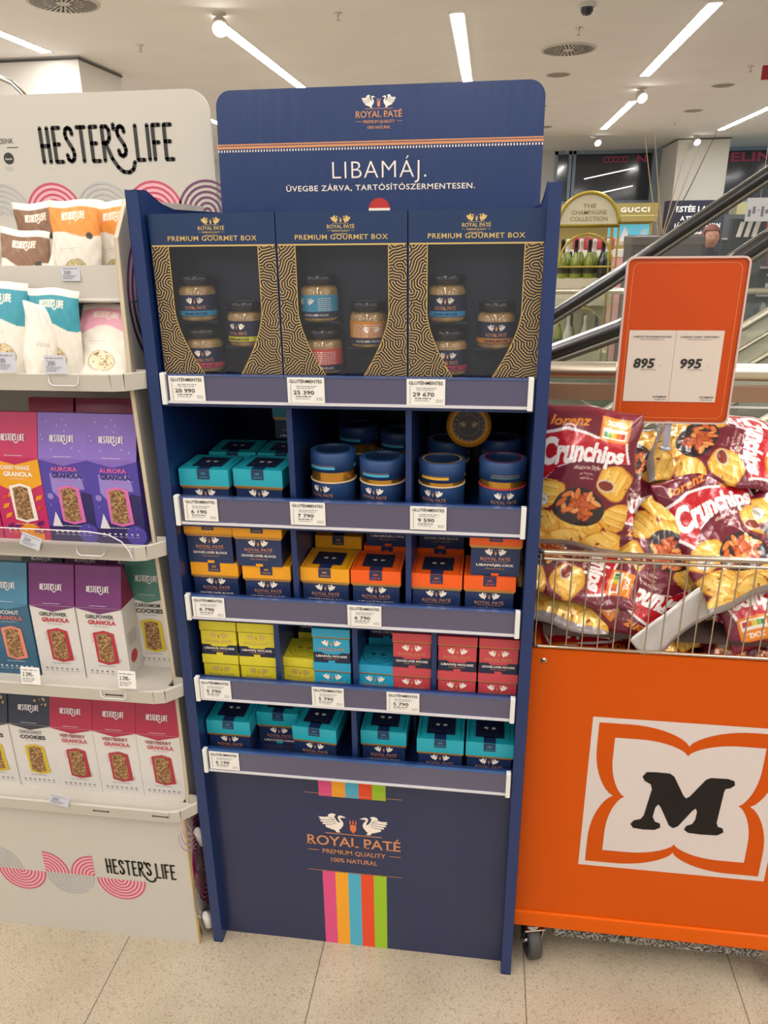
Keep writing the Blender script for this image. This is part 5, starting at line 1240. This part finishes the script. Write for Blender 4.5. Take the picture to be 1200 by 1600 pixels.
g = 'bottles on the lower rack shelf'
for k in range(4): BT1.put((1.22+k*.115, 6.18, .46), 0, 'green bottle on the lower rack shelf, %s from the left' % nm[k], g)
for k in range(2): BT4.put((1.30+k*.15, 6.08, .46), 0, 'white bottle on the lower rack shelf, %s one' % ('left' if k == 0 else 'right'), g)

# ================================================================== PERFUME HALL
SG_G = mat('gold_sign', '#a59657', .4, .2, var=.06, vscale=1); WT = mat('sign_white', '#e8e6e2', .5, emit=.4); PNK = mat('pale_pink_counter', '#d8b8b4', .5)
def lit(n, c, e): return mat(n, c, .5, emit=e)
gc = thing('brand_counter', 'gold brand counter with white lettering and a blue beach poster behind the champagne rack', 'counter', (1.3, 12, 0))
b = MB(); b.box((0, 0, 1.66), (1.85, .4, 1.93), SG_G); t = b.pr((0, 0, 0), eps=.004); text(t, 'GUCCI', 1.50, 1.80, .07, WT, w=.44, bold=.03, sp=1.2); rect(t, 0, 1.735, 1.85, 1.755, mat('gold_sign_lip', '#c9bd80', .4)); b.build('sign_box', gc)
b = MB(); b.box((0, .3, .9), (1.85, .4, 1.66), SG_G); t = b.pr((0, .3, 0), eps=.004); PBL = lit('poster_sky', '#5fb0c8', .5)
rect(t, 1.15, 1.3, 1.8, 1.62, PBL); t.poly([(1.15, 1.3), (1.8, 1.3), (1.8, 1.38), (1.5, 1.45), (1.15, 1.40)], lit('poster_sand', '#b8a08c', .3), 2); t.poly([(1.35, 1.36), (1.5, 1.36), (1.46, 1.52), (1.42, 1.58), (1.38, 1.5)], lit('poster_figure', '#d8d4d0', .3), 3); t.poly([(1.65, 1.4), (1.76, 1.4), (1.75, 1.56), (1.67, 1.52)], lit('poster_pale', '#a8bccc', .3), 3)
b.build('poster', gc)
b = MB(); b.box((0, -.5, 0), (1.85, .3, 1.05), PNK); b.box((0, -.52, 1.05), (1.85, .32, 1.1), mat('counter_top', '#e0d8d2', .3)); b.build('counter_body', gc, bevel=.01)
pk = thing('display_plinth', 'blurry pale pink display block beside the champagne rack', 'plinth', (1.75, 9.0, 0))
b = MB(); b.box((-.2, -.3, 0), (.7, .3, 1.28), mat('pink_plinth', '#d49a9c', .5)); b.box((-.2, -.31, 1.22), (.7, .31, 1.30), WHITE); b.build('block', pk)
for k in range(4): tag(MB().lathe([(0, 0), (.05, 0), (.055, .12), (.03, .15), (0, .15)], mat('red_pack', '#b8404a', .4), 10, c=(1.62+.13*k, 8.85, 1.30)).build('gift_pack'), 'small red pack on the pale pink plinth, '+nm[k]+' from the left', 'pack', 'small red packs on the pink plinth')
es = thing('brand_totem', 'dark navy advertising totem with white lettering in front of the white column', 'sign', (3.38, 12.4, 0))
b = MB(); b.box((0, 0, 0), (.95, .3, 1.97), mat('totem_navy', '#23283e', .45)); t = b.pr((0, 0, 0), eps=.004)
text(t, 'ESTÉE LAUDER', .52, 1.80, .085, WT, w=.78, bold=.03); text(t, 'A TE ÉSZTÉD', .45, 1.67, .065, WT, w=.48, bold=.04); text(t, 'JÓ KEZEKBEN VAN', .48, 1.56, .065, WT, w=.72, bold=.04); text(t, 'ajándék minden nap', .46, 1.46, .05, WT, w=.6, bold=.03, shear=.2)
b.build('panel', es)
g2 = thing('brand_counter', 'pale gold brand bay with a lit blue poster at the right edge behind the escalator', 'counter', (4.5, 12.6, 0))
b = MB(); b.box((0, 0, 1.62), (3, .4, 1.94), mat('pale_gold_sign', '#b8ae80', .4)); t = b.pr((0, 0, 0), eps=.004); text(t, 'GUCCI', .6, 1.72, .1, WT, w=.9, bold=.04); b.build('sign_box', g2)
b = MB(); b.box((0, .3, 0), (3, .4, 1.62), lit('poster_sky2', '#7cc4d8', .45)); t = b.pr((0, .3, 0), eps=.004); disk(t, .5, 1.45, .10, lit('poster_face', '#c89a90', .3)); t.poly([(.3, 1.1), (.75, 1.1), (.7, 1.36), (.5, 1.42), (.35, 1.3)], lit('poster_dress', '#c04a5c', .3), 2); b.build('poster', g2)
# product shelf unit on the right, beyond the void
pu = thing('perfume_shelf', 'tall white shelf unit of cosmetics at the right edge with lit blue edge', 'shelf unit', (2.30, 5.0, 0), -.15)
WS = mat('shelf_white', '#b9bec0', .4); b = MB()
b.box((0, .36, .0), (1.4, .38, 1.62), mat('shelf_back', '#5a6268', .5)); b.box((0, 0, 0), (1.4, .38, .6), WS)
for z in (.62, .85, 1.05, 1.25, 1.45): b.box((0, 0, z-.012), (1.4, .36, z), WS)
b.build('body', pu); MB().box((.18, -.005, .62), (.20, .0, 1.6), lit('lit_edge_blue', '#b8dcf0', 1.2)).build('light_strip', pu)
b = MB(); b.box((0, -.02, 1.46), (1.0, -.01, 1.56), mat('shelf_sign_pink', '#b8304c', .5)); b.build('header_strip', pu)
rr = random.Random(3); M4 = Matrix.Translation((2.30, 5.0, 0)) @ Matrix.Rotation(-.15, 4, 'Z')
pc = ['#1f2c44', '#c8c4c0', '#7a5a4a', '#b8b0a8', '#3a4a60', '#a8404c', '#d8cfc4', '#2a2a30']
for si, z in enumerate((.62, .85, 1.05, 1.25)):
    for k in range(7):
        c = rr.choice(pc); w, h = rr.uniform(.03, .05), rr.uniform(.07, .15); m = mat('pack_'+c, c, .35, coat=.3); b = MB()
        b.box((-w/2, 0, 0), (w/2, w, h), m); b.box((-w*.3, .002, h), (w*.3, w*.7, h+.015), mat('pack_cap', '#c8b890', .3, .5)); rect(b.pr((0, 0, 0), eps=.001), -w*.3, h*.3, w*.3, h*.6, WHITE)
        o = b.build('cosmetics_pack'); o.location = M4 @ Vector((.05+k*.09, .05, z)); o.rotation_euler = (0, 0, rr.uniform(-.4, .1)); tag(o, 'small blurry cosmetics pack standing on the white shelf unit at the right edge', 'pack', 'cosmetics on the shelf unit')
# hanging shelf banner (white boards) and lower display
hb = thing('display_board', 'white printed board with grey pictures hanging above the cosmetics shelves', 'board', (2.28, 4.6, 1.56), -.1)
b = MB(); b.box((0, 0, 0), (.16, .004, .15), mat('board_white', '#c4c2c4', .5)); t = b.pr((0, 0, 0), eps=.001)
for k in range(5): rect(t, .015+k*.027, .03+.02*(k % 3), .033+k*.027, .075+.02*(k % 2), mat('board_grey', '#6a686e', .5))
b.build('board', hb); MB().tube([(.08, .002, .15), (.08, .002, 1.48)], .0015, M_steel, seg=5).build('cord', hb)
bs = thing('book_stand', 'black stand with white angular leaflets under the pink strip at the right', 'stand', (2.27, 4.75, 0), -.1)
b = MB(); b.box((-.02, 0, 0), (.20, .12, 1.58), mat('stand_black', '#202228', .5)); b.build('body', bs)
b = MB()
for k in range(3): b.prism([(.01+k*.05, 1.46), (.04+k*.05, 1.46), (.06+k*.05, 1.56), (.03+k*.05, 1.56)], 1, -.012, -.003, WHITE)
b.build('leaflets', bs)
# dark box planter with long reeds
pl = thing('planter', 'dark grey boxy planter behind the price sign', 'planter', (1.85, 5.0, 0))
b = MB(); b.box((-.26, -.15, 0), (.25, .2, 1.47), mat('planter_dark', '#4a4642', .5)); b.box((-.265, -.155, 1.40), (.255, .205, 1.475), mat('planter_rim', '#5a544e', .4)); b.build('box', pl, bevel=.012)
b = MB(); b.box((-.24, -.13, 1.47), (.23, .18, 1.479), mat('soil', '#2c241c', .9, bump=.5, bscale=60)); b.build('soil', pl)
RD_ = mat('dry_reed', '#b49a70', .6); RD2 = mat('dark_reed', '#4a4038', .6)
for k, (x0, x1, z1, m, l) in enumerate(((1.80, 1.63, 2.16, RD_, 'leftmost of the thin dry reeds rising from the planter'), (1.83, 1.70, 2.16, RD_, 'second thin dry reed from the left, nearly upright'), (1.83, 1.935, 2.10, RD_, 'pale dry reed leaning gently right from the planter'),
                                        (1.84, 2.01, 2.06, RD_, 'faint dry reed between the pale and the dark one'), (1.85, 2.13, 2.18, RD2, 'dark thin reed leaning far right from the planter'))):
    tag(MB().tube([(x0, 5.0, 1.478), ((x0+x1)/2+.004*(k-2), 5.0, (1.478+z1)/2), (x1, 5.0, z1)], [.0042, .0035, .002], m, seg=7).build('reed'), l, 'reed', 'tall reeds in the planter')
cbx = thing('glass_case', 'grey box with a clear front beside the planter, before the person', 'case', (2.40, 6.0, 0))
b = MB(); b.box((-.28, 0, 0), (-.02, .3, 1.44), mat('case_grey', '#5c5a54', .4)); b.build('body', cbx)

# ------------------------------------------------------------------ person half hidden behind the sign
def person():
    px, py = 2.68, 7.0
    root = thing('person', 'person with short reddish-brown hair in a dark top, facing forward behind the escalator rail', 'person', (px, py, 0))
    V = {'hip': (0, 0, .84), 'belly': (0, 0, 1.0), 'chest': (0, .01, 1.17), 'neck': (0, .0, 1.30), 'head': (0, -.005, 1.345),
         'ls': (-.15, .01, 1.235), 'le': (-.20, -.02, 1.0), 'lw': (-.17, -.16, .86), 'rs': (.15, .01, 1.235), 're': (.20, -.02, 1.0), 'rw': (.17, -.16, .86),
         'lh': (-.085, 0, .80), 'lk': (-.09, -.02, .43), 'la': (-.09, .02, .08), 'lt': (-.09, -.12, .04), 'rh': (.085, 0, .80), 'rk': (.09, -.02, .43), 'ra': (.09, .02, .08), 'rt': (.09, -.12, .04)}
    Rr = {'hip': .13, 'belly': .115, 'chest': .13, 'neck': .048, 'head': .048, 'ls': .055, 'le': .04, 'lw': .026, 'rs': .055, 're': .04, 'rw': .026, 'lh': .085, 'lk': .055, 'la': .038, 'lt': .03, 'rh': .085, 'rk': .055, 'ra': .038, 'rt': .03}
    E = [('hip', 'belly'), ('belly', 'chest'), ('chest', 'neck'), ('neck', 'head'), ('chest', 'ls'), ('ls', 'le'), ('le', 'lw'), ('chest', 'rs'), ('rs', 're'), ('re', 'rw'), ('hip', 'lh'), ('lh', 'lk'), ('lk', 'la'), ('la', 'lt'), ('hip', 'rh'), ('rh', 'rk'), ('rk', 'ra'), ('ra', 'rt')]
    # hands: palm plus five fingers each
    for s, w in (('l', 'lw'), ('r', 'rw')):
        x, y, z = V[w]; sg = -1 if s == 'l' else 1
        V[s+'p'] = (x, y-.05, z-.02); Rr[s+'p'] = .024; E.append((w, s+'p'))
        for f in range(4):
            a = (x+(f-1.5)*.019, y-.085, z-.03); c = (a[0], a[1]-.03-.006*(1.5-abs(f-1.5)), a[2]-.022)
            V[s+'f%d' % f], V[s+'g%d' % f] = a, c; Rr[s+'f%d' % f], Rr[s+'g%d' % f] = .009, .007; E += [(s+'p', s+'f%d' % f), (s+'f%d' % f, s+'g%d' % f)]
        V[s+'t1'], V[s+'t2'] = (x-sg*.032, y-.05, z-.025), (x-sg*.042, y-.078, z-.035); Rr[s+'t1'], Rr[s+'t2'] = .011, .008; E += [(s+'p', s+'t1'), (s+'t1', s+'t2')]
    ks = list(V); me = bpy.data.meshes.new('body'); me.from_pydata([V[k] for k in ks], [(ks.index(a), ks.index(b)) for a, b in E], [])
    o = bpy.data.objects.new('body', me); COL.objects.link(o); o.parent = root
    sk = o.modifiers.new('skin', 'SKIN'); me.skin_vertices.new() if not me.skin_vertices else None
    for i, k in enumerate(ks): me.skin_vertices[0].data[i].radius = (Rr[k], Rr[k]*(.75 if k in ('chest', 'belly', 'hip') else 1))
    me.skin_vertices[0].data[0].use_root = True
    o.modifiers.new('sub', 'SUBSURF').levels = 2; o.modifiers['sub'].render_levels = 2
    bpy.context.view_layer.update(); dg = bpy.context.evaluated_depsgraph_get(); m2 = bpy.data.meshes.new_from_object(o.evaluated_get(dg)); o.modifiers.clear()
    # head joined to the same surface list
    bm = bmesh.new(); bm.from_mesh(m2); skin, top, trou = mat('skin', '#b98468', .5), mat('dark_top', '#20222c', .8), mat('dark_trousers', '#1c1c20', .8)
    hd = bmesh.ops.create_uvsphere(bm, u_segments=32, v_segments=24, radius=1)
    for v in hd['verts']:
        x, y, z = v.co; jaw = 1-.28*max(0, -z-.1); x, y, z = x*.072*jaw, y*.088*(1-.15*max(0, -z)), z*.105
        if y < 0:
            nose = math.exp(-((x/.011)**2+((z+.014)/.022)**2)); y -= .018*nose
            for ex in (-.028, .028): y += .009*math.exp(-(((x-ex)/.014)**2+((z-.012)/.010)**2))
            y -= .004*math.exp(-((x/.022)**2+((z+.048)/.006)**2)); y += .003*math.exp(-((x/.024)**2+((z+.055)/.003)**2))
            y -= .006*math.exp(-((x/.02)**2+((z+.085)/.014)**2))
        v.co = (x, y-.01, z+1.415)
    for s in (-1, 1):
        er = bmesh.ops.create_uvsphere(bm, u_segments=10, v_segments=8, radius=1)
        for v in er['verts']: v.co = (s*.072+v.co.x*.008, v.co.y*.014-.002, v.co.z*.026+1.41)
    bm.to_mesh(m2); bm.free(); m2.materials.clear()
    for m in (skin, top, trou): m2.materials.append(m)
    for p in m2.polygons:
        z = p.center.z; p.use_smooth = True; hand = p.center.y < -.15 and z < .95 and z > .7
        p.material_index = 0 if (z > 1.325 or hand) else (1 if z > .84 else 2)
    o.data = m2
    hb_ = bmesh.new(); bmesh.ops.create_uvsphere(hb_, u_segments=28, v_segments=20, radius=1)
    for v in hb_.verts:
        x, y, z = v.co; n = .004*math.sin(x*23)*math.sin(y*19)
        v.co = (x*(.082+n), y*(.094+n)+.006, z*(.100+n)+1.432)
    bmesh.ops.delete(hb_, geom=[f for f in hb_.faces if f.calc_center_median().y < -.035 and f.calc_center_median().z < 1.475 or f.calc_center_median().z < 1.37], context='FACES')
    hm = bpy.data.meshes.new('hair'); hb_.to_mesh(hm); hb_.free(); hm.materials.append(mat('reddish_hair', '#7a4030', .6, bump=.6, bscale=120, stretch=(1, 1, .2)))
    for p in hm.polygons: p.use_smooth = True
    ho = bpy.data.objects.new('hair', hm); COL.objects.link(ho); ho.parent = root; ho.modifiers.new('s', 'SOLIDIFY').thickness = -.008
    for s in (-1, 1):
        e = MB(); e.lathe([(0, -.0), (.005, .0)], mat('eye_dark', '#241a16', .3), 10, c=(s*.028, -.0875, 1.427), axis=1); eo = e.build('eye', root)
    e = MB(); e.lathe([(0, 0), (.018, 0)], mat('lips', '#9a4c48', .5), 12, axis=1); lo = e.build('lips', root); lo.scale = (1, 1, .3); lo.location = (0, -.094, 1.365)
    root.location = (px+.02, py, .075-.08+.03)
person()
# display stock seen dimly below the near handrail (lower cosmetics counter)
lc = thing('sales_counter', 'pale green-grey counter with glass front below the near handrail', 'counter', (1.1, 4.33, 0))
b = MB(); b.box((-.4, 0, 0), (.9, .4, .55), mat('counter_green', '#8d9686', .4)); b.build('body', lc)
